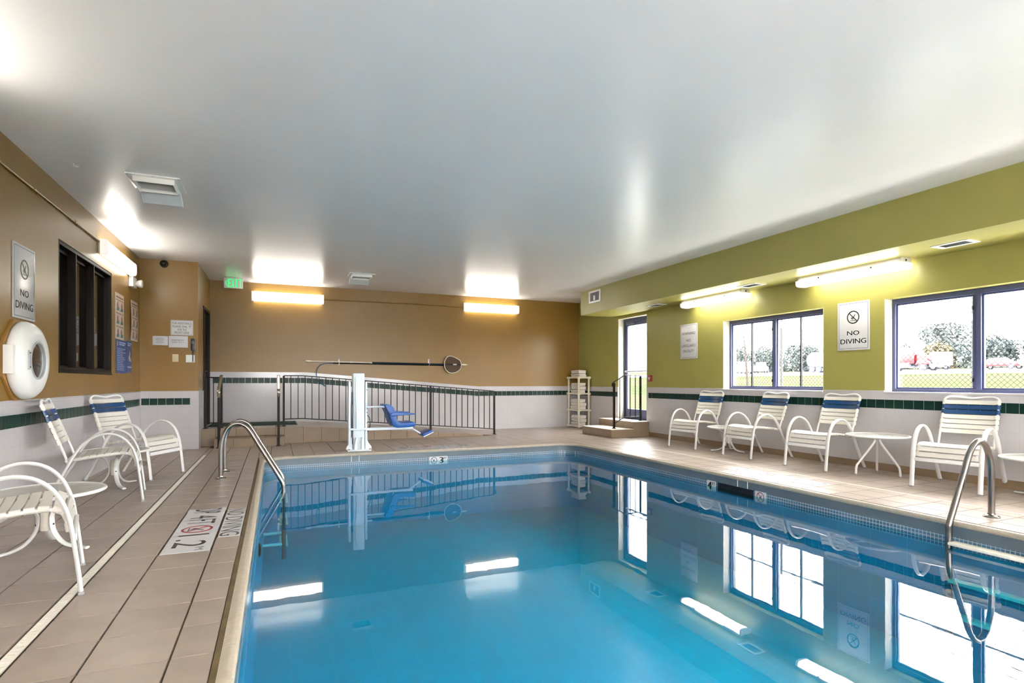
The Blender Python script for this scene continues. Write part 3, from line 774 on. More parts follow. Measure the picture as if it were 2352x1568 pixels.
struct('wall_corridor', cor, 'corridor_dark', 'dim corridor wall seen through the dark interior window', 'wall')

# ------------------------------------------------------------------ lamps
def strip_lamp(label, origin, right, up, L=1.29, soffit_type=False):
    t = framed('strip_lamp', label, 'lamp', origin, right, up, 'fluorescent strip lamps')
    h = L/2; zb = .055 if soffit_type else .025; hw = .098 if soffit_type else .088; dz = .060 if soffit_type else .066
    MB().box(-h+.01, h-.01, -hw+.012, hw-.012, 0, zb).build('housing', 'lamp_housing', t, bevel=.004)
    pf = [(-hw, zb)] + [(-hw*math.copysign(abs(math.cos(R(a)))**.45, math.cos(R(a))), zb + .008 + dz*math.sin(R(a))**.5) for a in range(6, 175, 12)] + [(hw, zb)]
    MB().ext(pf, lambda p, q, s: (s, p, q), -h+.035, h-.035).build('diffuser', 'lamp_lens', t, smooth=40)
    pe = [(p*1.04, zb - .004 if q <= zb + 1e-6 else q + .004) for p, q in pf]
    for s in (-1, 1):
        MB().ext(pe, lambda p, q, z: (z, p, q), s*h - (.035 if s > 0 else 0), s*h + (0 if s > 0 else .035)).build('end_cap', 'lamp_end', t, smooth=40)
    for k in (-.25, .25):
        MB().box(k*L-.012, k*L+.012, hw-.006, hw+.004, zb-.006, zb+.014).build('clip', 'steel', t, smooth=0)
    if soffit_type: MB().lathe([(.012, 0), (.012, .002), (0, .002)], 12, lambda a, b, z: (h - .009 + z, a, b + zb*.5)).build('knockout', 'black_plastic', t)
    return t
strip_lamp('strip lamp on the far mustard wall beside the exit sign', (.23, YF, 2.672), (1,0,0), (0,0,1))
strip_lamp('strip lamp on the far mustard wall nearest the soffit', (4.42, YF, 2.682), (1,0,0), (0,0,1))
strip_lamp('strip lamp above the dark interior window', (XL, 8.56, 2.625), (0,1,0), (0,0,1), 1.46)
strip_lamp('strip lamp on the mustard wall at the other conduit end', (XL, 3.75, 2.625), (0,1,0), (0,0,1), 1.30)
strip_lamp('added unseen strip lamp brightening the corridor behind the interior window', (XL-1.395, 6.7, 2.62), (0,1,0), (0,0,1), 1.30)  # added lamp, hidden from view, lights the corridor behind the panes
strip_lamp('strip lamp under the soffit above the lifeguard warning sign', (6.47, 6.98, SOZ), (0,-1,0), (-1,0,0), 1.36, True)
strip_lamp('strip lamp under the soffit between the two big windows', (6.47, 4.68, SOZ), (0,-1,0), (-1,0,0), 1.36, True)
strip_lamp('added unseen strip lamp on the wall behind the viewer, window side', (4.42, YN, 2.672), (-1,0,0), (0,0,1))  # added fill lamp behind the camera
strip_lamp('added unseen strip lamp on the wall behind the viewer, drain side', (.23, YN, 2.672), (-1,0,0), (0,0,1))  # its added counterpart, also only there for ambient light
strip_lamp('added unseen strip lamp on the mustard wall beside the viewer', (XL, .9, 2.625), (0,1,0), (0,0,1), 1.30)  # added out of frame to brighten the near end
strip_lamp('added unseen strip lamp in the middle of the wall behind the viewer', (2.3, YN, 2.672), (-1,0,0), (0,0,1))  # one more added lamp behind the camera for the ceiling
strip_lamp('added unseen strip lamp under the soffit beyond the picture edge', (6.47, 1.9, SOZ), (0,-1,0), (-1,0,0), 1.36, True)  # added soffit lamp outside the view, for extra light
def conduit(label, pts, joints, ax):
    t = thing('electric_conduit', label, 'conduit', pts[0], kind=None)
    o = Vector(pts[0]); MB().tube([Vector(p)-o for p in pts], .0105, 8).build('pipe', 'mustard_paint', t)
    for j in joints:
        q = Vector(j)-o; d = Vector(ax)*.03
        MB().tube([q-d, q+d], .0145, 8).build('coupling', 'mustard_paint', t)
        if ax[1]: MB().box(-.002, q.x+.004 if q.x > 0 else .004, q.y+.05, q.y+.065, q.z-.028, q.z+.028).build('strap_clamp', 'mustard_paint', t, smooth=0)
conduit('painted conduit pipe leading to the lamp above the interior window', [(XL+.013, 4.39, 2.685), (XL+.013, 7.83, 2.685)], [(XL+.013, 5.95, 2.685), (XL+.013, 7.0, 2.685)], (0,1,0))
conduit('painted conduit pipe joining the two far wall lamps', [(.87, YF-.013, 2.685), (3.78, YF-.013, 2.685)], [(1.8, YF-.013, 2.685), (2.75, YF-.013, 2.685)], (1,0,0))

# ------------------------------------------------------------------ ceiling and soffit fittings
def ceiling_vent(label, x, y):
    t = framed('ceiling_vent', label, 'vent', (x, y, ZC), (1,0,0), (0,-1,0), 'ceiling vents')
    MB().ring(rect(-.215, .215, -.22, .22), rect(-.165, .165, -.15, .17), XYZ, 0, .010).build('plate', 'white_plastic', t, bevel=.002)
    MB().ring(rect(-.165, .165, -.15, .17), rect(-.150, .150, -.135, .155), XYZ, .002, .055).build('inner_box', 'white_plastic', t, bevel=.002)
    MB().box(-.150, .150, -.135, .155, .001, .004).build('duct', 'grey_plastic', t, smooth=0)
    for k in range(6): MB().quadbox([(-.148, -.12+k*.045, .01), (.148, -.12+k*.045, .01), (.148, -.118+k*.045, .012), (-.148, -.118+k*.045, .012), (-.148, -.10+k*.045, .035), (.148, -.10+k*.045, .035), (.148, -.098+k*.045, .037), (-.148, -.098+k*.045, .037)]).build('louver', 'white_plastic', t, smooth=0)
    # clear air deflector hanging below toward the far wall
    MB().quadbox([(-.165, -.16, .012), (.165, -.16, .012), (.165, -.156, .018), (-.165, -.156, .018), (-.165, -.33, .105), (.165, -.33, .105), (.165, -.326, .111), (-.165, -.326, .111)]).build('deflector', 'clear_plastic', t, smooth=0)
    for s in (-1, 1):
        MB().quadbox([(s*.165, -.155, .0), (s*.171, -.155, .0), (s*.171, -.16, .02), (s*.165, -.16, .02), (s*.165, -.33, .06), (s*.171, -.33, .06), (s*.171, -.34, .115), (s*.165, -.34, .115)]).build('deflector_side', 'white_plastic', t, smooth=0)
    for sx in (-.2, 0, .2):
        for sy in (-.205, .205): MB().lathe([(.006, 0), (.006, .012), (0, .013)], 8, lambda a, b, z, sx=sx, sy=sy: (a+sx, b+sy, z)).build('screw', 'sign_grey', t)
ceiling_vent('white ceiling vent with air deflector above the wall chairs', -1.03, 6.16)
ceiling_vent('white ceiling vent with air deflector near the far wall lamps', 1.39, 10.10)
def soffit_vent(label, x, y):
    t = framed('soffit_vent', label, 'vent', (x, y, SOZ), (0,-1,0), (-1,0,0), 'soffit vents')
    MB().ring(rect(-.17, .17, -.11, .11), rect(-.125, .125, -.07, .07), XYZ, 0, .008).build('plate', 'white_plastic', t, bevel=.002)
    MB().box(-.125, .125, -.07, .07, .0005, .002).build('duct', 'black_plastic', t, smooth=0)
    for k in range(8): MB().quadbox([(-.12+k*.031, -.07, .002), (-.117+k*.031, -.07, .002), (-.117+k*.031, .07, .002), (-.12+k*.031, .07, .002), (-.105+k*.031, -.07, .008), (-.102+k*.031, -.07, .008), (-.102+k*.031, .07, .008), (-.105+k*.031, .07, .008)]).build('louver', 'grey_plastic', t, smooth=0)
soffit_vent('white louvred vent under the soffit above the big window', 6.28, 3.42)
soffit_vent('white louvred vent under the soffit between the two strip lamps', 6.28, 6.02)
soffit_vent('white louvred vent under the soffit beside the exit door', 6.33, 8.25)
t = framed('soffit_register', 'white adjustable air register on the soffit face', 'vent', (SOX, 9.61, 2.757), (0,-1,0), (0,0,1))
MB().ring(rect(-.215, .215, -.12, .12), rect(-.175, .175, -.085, .085), XYZ, 0, .012).build('plate', 'white_plastic', t, bevel=.003)
MB().box(-.175, .175, -.085, .085, .0005, .002).build('duct', 'black_plastic', t, smooth=0)
for k in range(9): MB().box(-.165+k*.040, -.155+k*.040, -.085, .085, .002, .010).build('louver', 'sign_grey', t, smooth=0)
MB().box(-.03, .03, -.075, .02, .010, .018).build('damper_lever', 'white_plastic', t, bevel=.004)
t = framed('ceiling_hook', 'small white hook screwed into the ceiling', 'hook', (-1.58, 5.89, ZC), (1,0,0), (0,-1,0))
MB().tube([(.022*math.cos(R(a)), .022*math.sin(R(a)), .02) for a in range(40, 320, 20)], .0035, 6).build('hook', 'white_metal', t)
MB().tube([(.022*math.cos(R(180)), 0, 0), (.022*math.cos(R(180)), 0, .02)], .0035, 6).build('shank', 'white_metal', t)
t = framed('dome_camera', 'small black dome camera at the top of the short mustard wall', 'camera', (-1.58, YS, 2.868), (1,0,0), (0,0,1))
MB().lathe([(.058, 0), (.058, .02), (.052, .035), (.042, .04)], 24).build('base', 'black_plastic', t)
MB().lathe([(.042, .038), (.040, .055), (.030, .072), (.015, .08), (0, .082)], 24).build('dome', 'black_plastic', t)
t = framed('exit_sign', 'green lit exit sign hanging under the ceiling', 'exit sign', (-.70, 11.23, 2.842), (1,0,0), (0,0,1))
MB().box(-.155, .155, -.105, .080, -.012, .012).build('panel', 'white_plastic', t, bevel=.012)
MB().box(-.11, .11, .078, .086, -.03, .03).build('canopy', 'white_plastic', t, bevel=.003)
for k, ch in enumerate('EXIT'):
    x0 = -.088 + k*.058; wdt = .046 if ch != 'I' else .020
    text(t, ch, x0 + (.013 if ch == 'I' else 0), x0 + (.013 if ch == 'I' else 0) + wdt, -.085, .062, .0135, 'exit_green', bold=.002)
m_ = MB(); bar(m_, -.125, -.012, -.105, .035, .012, .0125, .0140); bar(m_, -.125, -.012, -.105, -.06, .012, .0125, .0140); m_.build('arrow', 'exit_green', t, smooth=0)

# ------------------------------------------------------------------ signs and wall fittings
def rule_sign(label, origin, right, w, h, paint):
    t = framed('pool_sign', label, 'sign', origin, right, (0,0,1), 'pool rule signs')
    bd = MB().box(-w/2, w/2, 0, h, 0, .008).build('board', 'sign_white', t, bevel=.002)
    MB().ring(rect(-w/2+.018, w/2-.018, .018, h-.018), rect(-w/2+.022, w/2-.022, .022, h-.022), XYZ, .0082, .0088).build('border_line', 'sign_black', bd, smooth=0)
    paint(bd, w, h)
    return t
def paint_diving(t, w, h):
    no_diving(t, 0, h*.68, h*.135, .009)
    text(t, 'NO', -w*.19, w*.19, h*.31, h*.40, .0092, bold=.0008); text(t, 'DIVING', -w*.40, w*.40, h*.135, h*.235, .0092, bold=.0008)
def paint_warning(t, w, h):
    for s, k, y in (('WARNING!', .39, .69), ('NO', .13, .49), ('LIFEGUARD', .41, .335), ('ON DUTY', .34, .18)):
        text(t, s, -w*k, w*k, h*y, h*(y+.075), .0092)
rule_sign('no diving sign above the white life ring case', (XL, 5.76, 1.560), (0,1,0), .43, .60, paint_diving)
rule_sign('no diving sign between the two outside windows', (XR, 4.765, 1.45), (0,-1,0), .42, .605, paint_diving)
rule_sign('warning sign about lifeguards beside the exit door', (XR, 7.79, 1.46), (0,-1,0), .435, .605, paint_warning)
t = framed('assistance_sign', 'white sign with dial instructions above the wall phone', 'sign', (-1.341, YS, 1.775), (1,0,0), (0,0,1))
MB().ext(rrect(-.153, .153, 0, .235, .012), XYZ, 0, .004).build('board', 'sign_white', t, smooth=30)
MB().ring(rrect(-.148, .148, .005, .230, .010), rrect(-.142, .142, .011, .224, .008), XYZ, .0042, .0048).build('border_line', 'sign_grey', t, smooth=0)
for s, k, y in (('FOR ASSISTANCE', .130, .170), ('PLEASE DIAL "0"', .130, .120), ('FOR THE', .060, .070), ('FRONT DESK', .100, .024)): text(t, s, -k, k, y, y+.034, .005)
def paper_note(label, x, z, w, h, lines):
    t = framed('paper_note', label, 'paper note', (x, YS, z), (1,0,0), (0,0,1), 'paper notes by the wall phone')
    n = 8; v = []; mb = MB()
    for k in range(n+1):
        a = -w/2 + w*k/n; z_ = .004 + .018*(1-(2*abs(k/n-.5))**2) if k else .002
        mb.v += [(a, 0, z_), (a, h, z_), (a, 0, z_-.001), (a, h, z_-.001)]
    for k in range(n):
        i = 4*k; mb.f += [(i, i+4, i+5, i+1), (i+2, i+3, i+7, i+6), (i, i+2, i+6, i+4), (i+1, i+5, i+7, i+3)]
    mb.f += [(0, 1, 3, 2), (4*n, 4*n+2, 4*n+3, 4*n+1)]
    mb.build('sheet', 'paper', t, smooth=60)
    MB().box(-w/2, -w/2+.02, 0, h, .001, .004).build('binding_edge', 'sign_grey', t, smooth=0)
    for s, k, y, hh_ in lines:
        if s: text(t, s, -k*w, k*w, y*h, (y+hh_)*h, .0235)
        else: MB().box(-k*w, k*w, y*h, (y+hh_)*h, .0232, .0236).build('print_line', 'sign_grey', t, smooth=0)
paper_note('smaller paper note with four printed lines beside the emergency note', -1.632, 1.615, .206, .14, [(None, .25, .72, .06), (None, .28, .56, .06), (None, .2, .40, .06), (None, .27, .24, .06)])
paper_note('larger paper note about emergency dialling beside the wall phone', -1.392, 1.585, .262, .178, [('EMERGENCY', .32, .58, .11), ('DIAL 9-1-1', .30, .40, .11)])
t = framed('wall_phone', 'black wall phone with coiled cord beside the paper notes', 'phone', (-1.186, YS, 1.533), (1,0,0), (0,0,1))
MB().ext(rrect(-.033, .033, .0, .195, .022), XYZ, 0, .022).build('cradle', 'sign_grey', t, smooth=40)
MB().ext(rrect(-.030, .022, .004, .200, .020), XYZ, .020, .052).build('handset', 'black_plastic', t, bevel=.006, smooth=40)
MB().ring(rrect(-.018, .010, .115, .150, .008), rrect(-.012, .004, .121, .144, .005), XYZ, .052, .055).build('hook_window', 'sign_grey', t)
cd = [(-.005 + .009*math.cos(k*1.1), .004 - k*.0032, .03 + .009*math.sin(k*1.1)) for k in range(56)]
MB().tube(cd, .0035, 5).build('coiled_cord', 'black_plastic', t)
def plate(label, x, z, w, h, mt, kids):
    t = framed('switch_plate', label, 'switch plate', (x, YS, z), (1,0,0), (0,0,1), 'wall plates under the paper notes')
    MB().box(-w/2, w/2, 0, h, 0, .007).build('cover', mt, t, bevel=.003)
    for (a, b) in kids: MB().box(a-.008, a+.008, b-.014, b+.014, .007, .013).build('toggle', mt, t, bevel=.002)
plate('single almond switch plate below the paper notes', -1.43, 1.362, .082, .119, 'almond', [(0, .06)])
plate('double white switch plate behind the phone cord', -1.228, 1.356, .122, .118, 'white_plastic', [(-.028, .058), (.028, .058)])
# posters on the mustard wall beside the interior window
def poster(label, y, z, w, h, base, paint, out=.003, curl=0.0):
    t = framed('safety_poster', label, 'poster', (XL, y, z), (0,1,0), (0,0,1), 'posters beside the interior window')
    mb = MB(); n = 10
    for k in range(n+1):
        q = h*k/n; zz = out + curl*math.sin(PI*k/n)
        mb.v += [(-w/2, q, zz), (w/2, q, zz), (-w/2, q, zz-.002), (w/2, q, zz-.002)]
    for k in range(n):
        i = 4*k; mb.f += [(i, i+1, i+5, i+4), (i+2, i+6, i+7, i+3), (i, i+4, i+6, i+2), (i+1, i+3, i+7, i+5)]
    mb.f += [(0, 2, 3, 1), (4*n, 4*n+1, 4*n+3, 4*n+2)]
    mb.build('sheet', base, t, smooth=60)
    paint(t, w, h, lambda q: out + curl*math.sin(PI*min(max(q/h, 0), 1)) + (.0025 if curl else 0))
def rescue_art(seed, teal):
    def f(t, w, h, zf):
        rnd = random.Random(seed)
        z0 = zf(h*.91)
        MB().box(-w*.42, w*.42, h*.90, h*.93, z0+.001, z0+.0022).build('title_print', 'poster_brown', t, smooth=0)
        for r_ in range(3):
            yb = h*(.62 - .29*r_); z0 = zf(yb + h*.1)
            MB().box(-w*.42, w*.42, yb+h*.225, yb+h*.24, z0, z0+.0016).build('caption_print', 'poster_brown', t, smooth=0)
            for c_ in range(2):
                xc = -w*.22 + c_*w*.45
                MB().ext([(xc-w*.15, yb), (xc+w*.16, yb+h*.01), (xc+w*.15, yb+h*.07), (xc+w*.02, yb+h*.10), (xc-w*.10, yb+h*.06)], XYZ, z0+.001, z0+.002).build('water_picture', 'poster_teal' if teal else 'sign_grey', t, smooth=0)
                a = xc + rnd.uniform(-.05, .05)*w
                MB().ext([(a-w*.05, yb+h*.05), (a+w*.05, yb+h*.05), (a+w*.07, yb+h*.13), (a+w*.01, yb+h*.20), (a-w*.06, yb+h*.14)], XYZ, z0+.0012, z0+.0026).build('figure_picture', 'poster_brown', t, smooth=0)
    return f
def rules_art(pic):
    def f(t, w, h, zf):
        z0 = zf(0)
        for y in (.90, .84): MB().box(-w*.22 if not pic else -w*.38, w*(.40 if y > .85 else .30), h*y, h*(y+.035), z0+.001, z0+.0022).build('title_print', 'poster_pale', t, smooth=0)
        if not pic:
            MB().ext([(-w*.42, h*.80), (-w*.34, h*.80), (-w*.31, h*.87), (-w*.35, h*.95), (-w*.40, h*.93)], XYZ, z0+.001, z0+.0022).build('emblem', 'sign_white', t, smooth=0)
            y = .72
            for k in range(13):
                MB().box(-w*.42, w*random.Random(k).uniform(.05, .42), h*y, h*(y+.022), z0+.001, z0+.0022).build('print_line', 'poster_pale', t, smooth=0); y -= .052
        else:
            MB().ext([(-w*.1, h*.36), (w*.35, h*.34), (w*.30, h*.44), (w*.12, h*.48), (w*.20, h*.60), (w*.05, h*.70), (-w*.02, h*.56), (-w*.2, h*.48)], XYZ, z0+.001, z0+.0022).build('figure_picture', 'sign_white', t, smooth=0)
            MB().box(-w*.4, w*.4, h*.14, h*.19, z0+.001, z0+.0022).build('print_line', 'poster_pale', t, smooth=0)
    return f
poster('beige rescue poster with teal pictures next to the interior window', 8.81, 1.612, .44, .60, 'poster_beige', rescue_art(3, True))
poster('curled beige rescue poster nearest the wall corner', 9.61, 1.645, .42, .575, 'poster_beige', rescue_art(5, False), .006, .010)
poster('wide blue rules poster below the teal rescue poster', 8.895, 1.165, .55, .445, 'poster_blue', rules_art(False), .003)
poster('narrow blue poster with white figure beside the wide blue poster', 9.335, 1.185, .285, .44, 'poster_blue', rules_art(True), .003)
t = framed('emergency_light', 'white emergency light with round lamp head above the posters', 'emergency light', (XL, 9.42, 2.405), (0,1,0), (0,0,1))
MB().box(-.115, .115, -.01, .135, 0, .055).build('case', 'white_plastic', t, bevel=.010)
for s in (.06,):
    MB().lathe([(.02, .05), (.045, .075), (.058, .105), (.058, .13), (.050, .135)], 20, lambda a, b, z, s=s: (a+s, b*.98+.055, z)).build('lamp_head', 'white_plastic', t)
    MB().lathe([(.048, .130), (.030, .124), (0, .120)], 20, lambda a, b, z, s=s: (a+s, b*.98+.055, z)).build('reflector', 'truck_chrome', t)
t = framed('fire_alarm', 'red fire alarm pull station beside the exit door', 'fire alarm', (XR, 8.87, 1.06), (0,-1,0), (0,0,1))
MB().box(-.05, .05, 0, .125, 0, .035).build('case', 'alarm_red', t, bevel=.006)
m_ = MB().box(-.03, .03, .055, .080, .034, .050); m_.box(-.010, .010, .02, .06, .034, .048); m_.build('pull_handle', 'sign_white', t, bevel=.003)
text(t, 'FIRE', -.028, .028, .095, .113, .0356, 'sign_white')
# life ring case
t = framed('life_ring_case', 'round white life ring case on an octagonal board', 'life ring case', (XL, 5.655, 1.222), (0,1,0), (0,0,1))
oc = circ(0, 0, .345, 8, PI/8)
MB().ext(oc, XYZ, 0, .022).build('backboard', 'ring_back', t, bevel=.004, smooth=0)
MB().lathe([(.300, .022), (.312, .035), (.312, .060), (.300, .090), (.272, .118), (.235, .134), (.200, .138), (.170, .136), (.152, .130), (.145, .120), (.145, .108)], 48).build('cover', 'white_plastic', t, smooth=50)
MB().lathe([(.146, .112), (.10, .124), (.05, .130), (0, .132)], 32).build('window', 'ring_window', t, smooth=60)
MB().ring(circ(0, 0, .153, 36), circ(0, 0, .141, 36), XYZ, .120, .136).build('window_rim', 'grey_plastic', t)
MB().box(-.338, -.290, -.11, .11, .022, .085).build('hinge_block', 'white_plastic', t, bevel=.008)
MB().ext(rrect(-.222, -.196, -.075, .075, .01), XYZ, .130, .146).build('latch_plate', 'grey_plastic', t, bevel=.002)
for s in (-.055, .055): MB().lathe([(.005, .145), (.005, .150), (0, .151)], 8, lambda a, b, z, s=s: (a-.209, b+s, z)).build('screw', 'sign_black', t)
# pole, net and rescue hook on the far wall
YP = YF - .05
t = thing('skimmer_net', 'leaf skimmer net on a long white and dark blue pole', 'skimmer net', (.54, YP, 1.457))
MB().tube([(0, 0, 0), (1.28, 0, -.014)], .0125, 10).build('white_pole', 'pole_white', t)
MB().tube([(0, 0, 0), (.10, 0, -.001)], .018, 10).build('pole_grip', 'pole_white', t)
for x in (.86, 1.25): MB().tube([(x-.025, 0, -.009-.005*(x > 1)), (x+.025, 0, -.010-.005*(x > 1))], .0165, 10).build('pole_collar', 'pole_white', t)
MB().tube([(1.26, 0, -.014), (2.80, 0, -.028)], .016, 10).build('blue_pole', 'pole_blue', t)
pts = [(2.79, -.03), (2.80, .05), (2.86, .135), (2.94, .150), (3.06, .105), (3.145, .05), (3.165, -.03), (3.15, -.12), (3.06, -.195), (2.93, -.215), (2.84, -.165), (2.80, -.10)]
pp = smooth_path([(a, -.012, b) for a, b in pts + [pts[0]]], 4)[:-1]
MB().tube(pp, .010, 8, closed=True).build('net_rim', 'net_rim', t)
MB().ext([(p.x, p.z) for p in pp], lambda p, q, s: (p, s, q), -.004, -.001).build('net_bag', 'net_mesh', t, smooth=0)
MB().tube([(2.80, -.014, -.028), (3.17, -.014, -.032)], .009, 8).build('net_spine', 'pole_blue', t)
MB().tube([(2.98, -.02, -.030), (3.06, -.02, -.031)], .014, 8).build('spine_clip', 'worn_white', t)
MB().tube([(3.16, -.01, -.032), (3.20, -.01, -.032), (3.26, -.01, -.032), (3.31, -.01, -.032)], [.010, .017, .018, .006], 8).build('handle_tip', 'pole_white', t)
t = thing('rescue_hook', 'thin blue rescue hook curling down from its long pole', 'rescue hook', (.95, YP+.015, 1.425))
MB().tube([(.10, 0, 0), (2.38, 0, -.02)], .011, 8).build('hook_pole', 'black_iron', t)
hk = smooth_path([(.12, 0, 0), (-.02, 0, -.005), (-.13, -.01, -.04), (-.20, -.03, -.12), (-.215, -.06, -.24), (-.19, -.09, -.33), (-.13, -.12, -.40), (-.06, -.14, -.455)], 6)
MB().tube(hk, [.008]*(len(hk)-14) + [.008 + .004*min(1, k/8) for k in range(14)], 8).build('hook', 'hook_blue', t)
def wall_hook(label, x):
    t = thing('wall_hook', label, 'wall hook', (x, YF, 1.39), group='wall hooks for the pole')
    MB().box(-.012, .012, -.006, 0, 0, .145).build('plate', 'white_metal', t, bevel=.002)
    MB().tube(smooth_path([(0, -.004, .03), (0, -.05, .018), (0, -.085, .03), (0, -.09, .06)], 4), .006, 6).build('lower_arm', 'white_metal', t)
    MB().tube(smooth_path([(0, -.004, .12), (0, -.05, .115), (0, -.075, .135)], 4), .006, 6).build('upper_arm', 'white_metal', t)
wall_hook('white wall hook under the plain end of the net pole', 1.165)
wall_hook('white wall hook beside the skimmer net head', 3.00)

# ------------------------------------------------------------------ strap chairs
def make_chair(label):
    t = thing('strap_chair', label, 'chair', group='white strap armchairs')
    X = lambda tt: .36 - tt                       # tt: distance behind the front feet
    side = smooth_path([(X(a), 0, z) for a, z in ((0, .008), (.012, .12), (.03, .27), (.052, .40), (.095, .505), (.165, .578), (.255, .605), (.345, .583), (.425, .52), (.485, .43), (.545, .30), (.63, .15), (.715, .008))], 4)
    am = MB().tube(side, .0105, 8, lat=(0,1,0), r2=.021).mesh('arm_frame', 'white_metal', smooth=60)
    ft = MB().box(-.013, .013, -.024, .024, 0, .014).mesh('foot_cap', 'sign_grey', bevel=.003)
    for s in (-1, 1):
        o = link('arm_frame', am, t); o.location = (0, s*.275, 0)
        for a in (0, .715):
            q = link('foot_cap', ft, o); q.location = (X(a), 0, 0)
    MB().box(X(.026)-.010, X(.026)+.010, -.258, .258, .262, .298).build('front_stretcher', 'white_metal', t, bevel=.005)
    # seat rails: level, then rolling down at the front
    sp = smooth_path([(X(a), 0, z) for a, z in ((.535, .385), (.40, .405), (.25, .422), (.15, .428), (.095, .418), (.062, .385), (.052, .335), (.050, .31))], 5)
    seatf = MB().tube([(X(.05), -.238, .315), (X(.05), .238, .315)], .010, 8).tube([(X(.532), -.262, .388), (X(.532), .262, .388)], .011, 8)
    for s in (-1, 1): seatf.tube([p + Vector((0, s*.238, 0)) for p in sp], .010, 8, lat=(0,1,0), r2=.012)
    seatf = seatf.build('seat_frame', 'white_metal', t)
    # back loop
    bp = [(.525, .36), (.548, .44), (.60, .585), (.655, .74), (.690, .84), (.700, .868)]
    HB = .228
    L = smooth_path([(X(a), -HB, z) for a, z in bp], 5); Rr = [Vector((p.x, HB, p.z)) for p in L]
    tx = X(.706)
    top = [Vector((X(.703), -HB+.018, .886)), Vector((tx, -HB+.055, .898)), Vector((tx-.004, -HB+.12, .895)), Vector((tx-.004, 0, .882)), Vector((tx-.004, HB-.12, .895)), Vector((tx, HB-.055, .898)), Vector((X(.703), HB-.018, .886))]
    backf = MB().tube(L + smooth_path(top, 3) + Rr[::-1], .0105, 8).build('back_frame', 'white_metal', t)
    # straps: a flat band wrapped round the two rails
    def strap_mesh(W, name, mt):
        sec = [(-W-.015, .0), (-W-.015, .012), (-W-.005, .019), (-W+.012, .018), (-W*.5, .0125), (0, .0115), (W*.5, .0125), (W-.012, .018), (W+.005, .019), (W+.015, .012), (W+.015, 0), (W+.004, -.013), (W-.014, -.013), (W-.03, .004), (0, .004), (-W+.03, .004), (-W+.014, -.013), (-W-.004, -.013)]
        return MB().ext(sec, lambda p, q, s: (s, p, q), -.0215, .0215).mesh(name, mt, smooth=50)
    seat_me = strap_mesh(.238, 'strap', 'vinyl_cream'); back_me = strap_mesh(HB, 'strap', 'vinyl_cream'); blue_me = strap_mesh(HB, 'strap', 'vinyl_blue')
    def along(path, d):
        for a, b in zip(path, path[1:]):
            l = (b-a).length
            if d <= l: return a + (b-a)*(d/l), (b-a).normalized()
            d -= l
        return path[-1], (path[-1]-path[-2]).normalized()
    tot = sum((b-a).length for a, b in zip(sp, sp[1:])); ns = 11
    for k in range(ns):
        p, d = along(sp, .03 + (tot-.05)*k/(ns-1))
        o = link('strap', seat_me, seatf); o.location = p; o.rotation_euler = (0, -math.atan2(d.z, d.x), 0)
    cl = [Vector((p.x, 0, p.z)) for p in L]; tb = sum((b-a).length for a, b in zip(cl, cl[1:]))
    for k in range(7):
        p, d = along(cl, tb - .028 - k*.0525)
        o = link('strap', blue_me if k in (1, 2) else back_me, backf, label='blue back strap' if k in (1, 2) else None)
        o.location = p; o.rotation_euler = (0, -math.atan2(d.z, d.x), 0)
    return t
def place(front, ang):
    a = R(ang); f = Vector((math.cos(a), math.sin(a), 0)); return Vector((front[0], front[1], 0)) - f*.36
chairs = [((5.925, 7.09), 187, 'white strap chair nearest the exit door, below the lifeguard sign'),
          ((5.905, 5.93), 176, 'white strap chair below the four pane window, between a chair and a table'),
          ((5.90, 4.84), 182, 'white strap chair beside the table with bent legs, below the no diving sign'),
          ((5.93, 3.32), 191, 'white strap chair behind the pool ladder'),
          ((-.955, 3.65), 14, 'white strap chair cut off by the picture edge beside the slot drain'),
          ((-1.12, 6.07), 9, 'white strap chair seen from the side below the life ring case'),
          ((-1.10, 7.185), -25, 'white strap chair turned toward the pool below the interior window')]
c0 = None
for fr, ang, lb in chairs:
    if c0 is None: c0 = make_chair(lb); c = c0
    else: c = copy_tree(c0, label=lb)
    c.location = place(fr, ang); c.rotation_euler = (0, 0, R(ang))

# ------------------------------------------------------------------ side tables
def table_top(t, r, z):
    MB().tube([(r*math.cos(2*PI*k/40), r*math.sin(2*PI*k/40), z-.012) for k in range(40)], .011, 8, closed=True).build('top_rim', 'white_metal', t)
    MB().lathe([(0, z-.010), (r-.004, z-.010), (r-.004, z-.005), (0, z-.005)], 40).build('top_sheet', 'table_glass', t)
def make_curved(label):
    t = thing('side_table', label, 'side table', group='round side tables with curved legs')
    z = .372; table_top(t, .305, z)
    lp = smooth_path([(.225, 0, z-.022), (.15, 0, z-.045), (.075, 0, z-.09), (.045, 0, z-.15), (.040, 0, .19), (.052, 0, .12), (.10, 0, .055), (.17, 0, .022), (.27, 0, .014)], 5)
    me = MB().tube(lp, .009, 8, lat=(0,1,0), r2=.019).mesh('leg', 'white_metal', smooth=60)
    for k in range(3):
        o = link('leg', me, t); o.rotation_euler = (0, 0, R(20 + 120*k))
    MB().lathe([(.028, .12), (.03, .14), (.03, .25), (.028, .27)], 16).build('hub', 'worn_white', t)
    for k in range(3):
        for zz in (.16, .23):
            a = R(20 + 120*k); MB().lathe([(.006, .0), (.006, .004), (0, .005)], 8, lambda x, y, q, a=a, zz=zz: (math.cos(a)*(.049+q) - math.sin(a)*x, math.sin(a)*(.049+q) + math.cos(a)*x, zz + y)).build('bolt', 'sign_black', t)
    return t
tabs = [((-1.33, 4.37), 75, 'round side table beside the chair cut off by the picture edge'),
        ((-1.49, 6.70), 40, 'round side table between the two chairs along the mustard wall'),
        ((6.335, 6.51), 15, 'round side table between the two chairs nearest the exit door'),
        ((6.34, 2.74), 50, 'round side table at the picture edge beside the chair behind the ladder')]
t0 = None
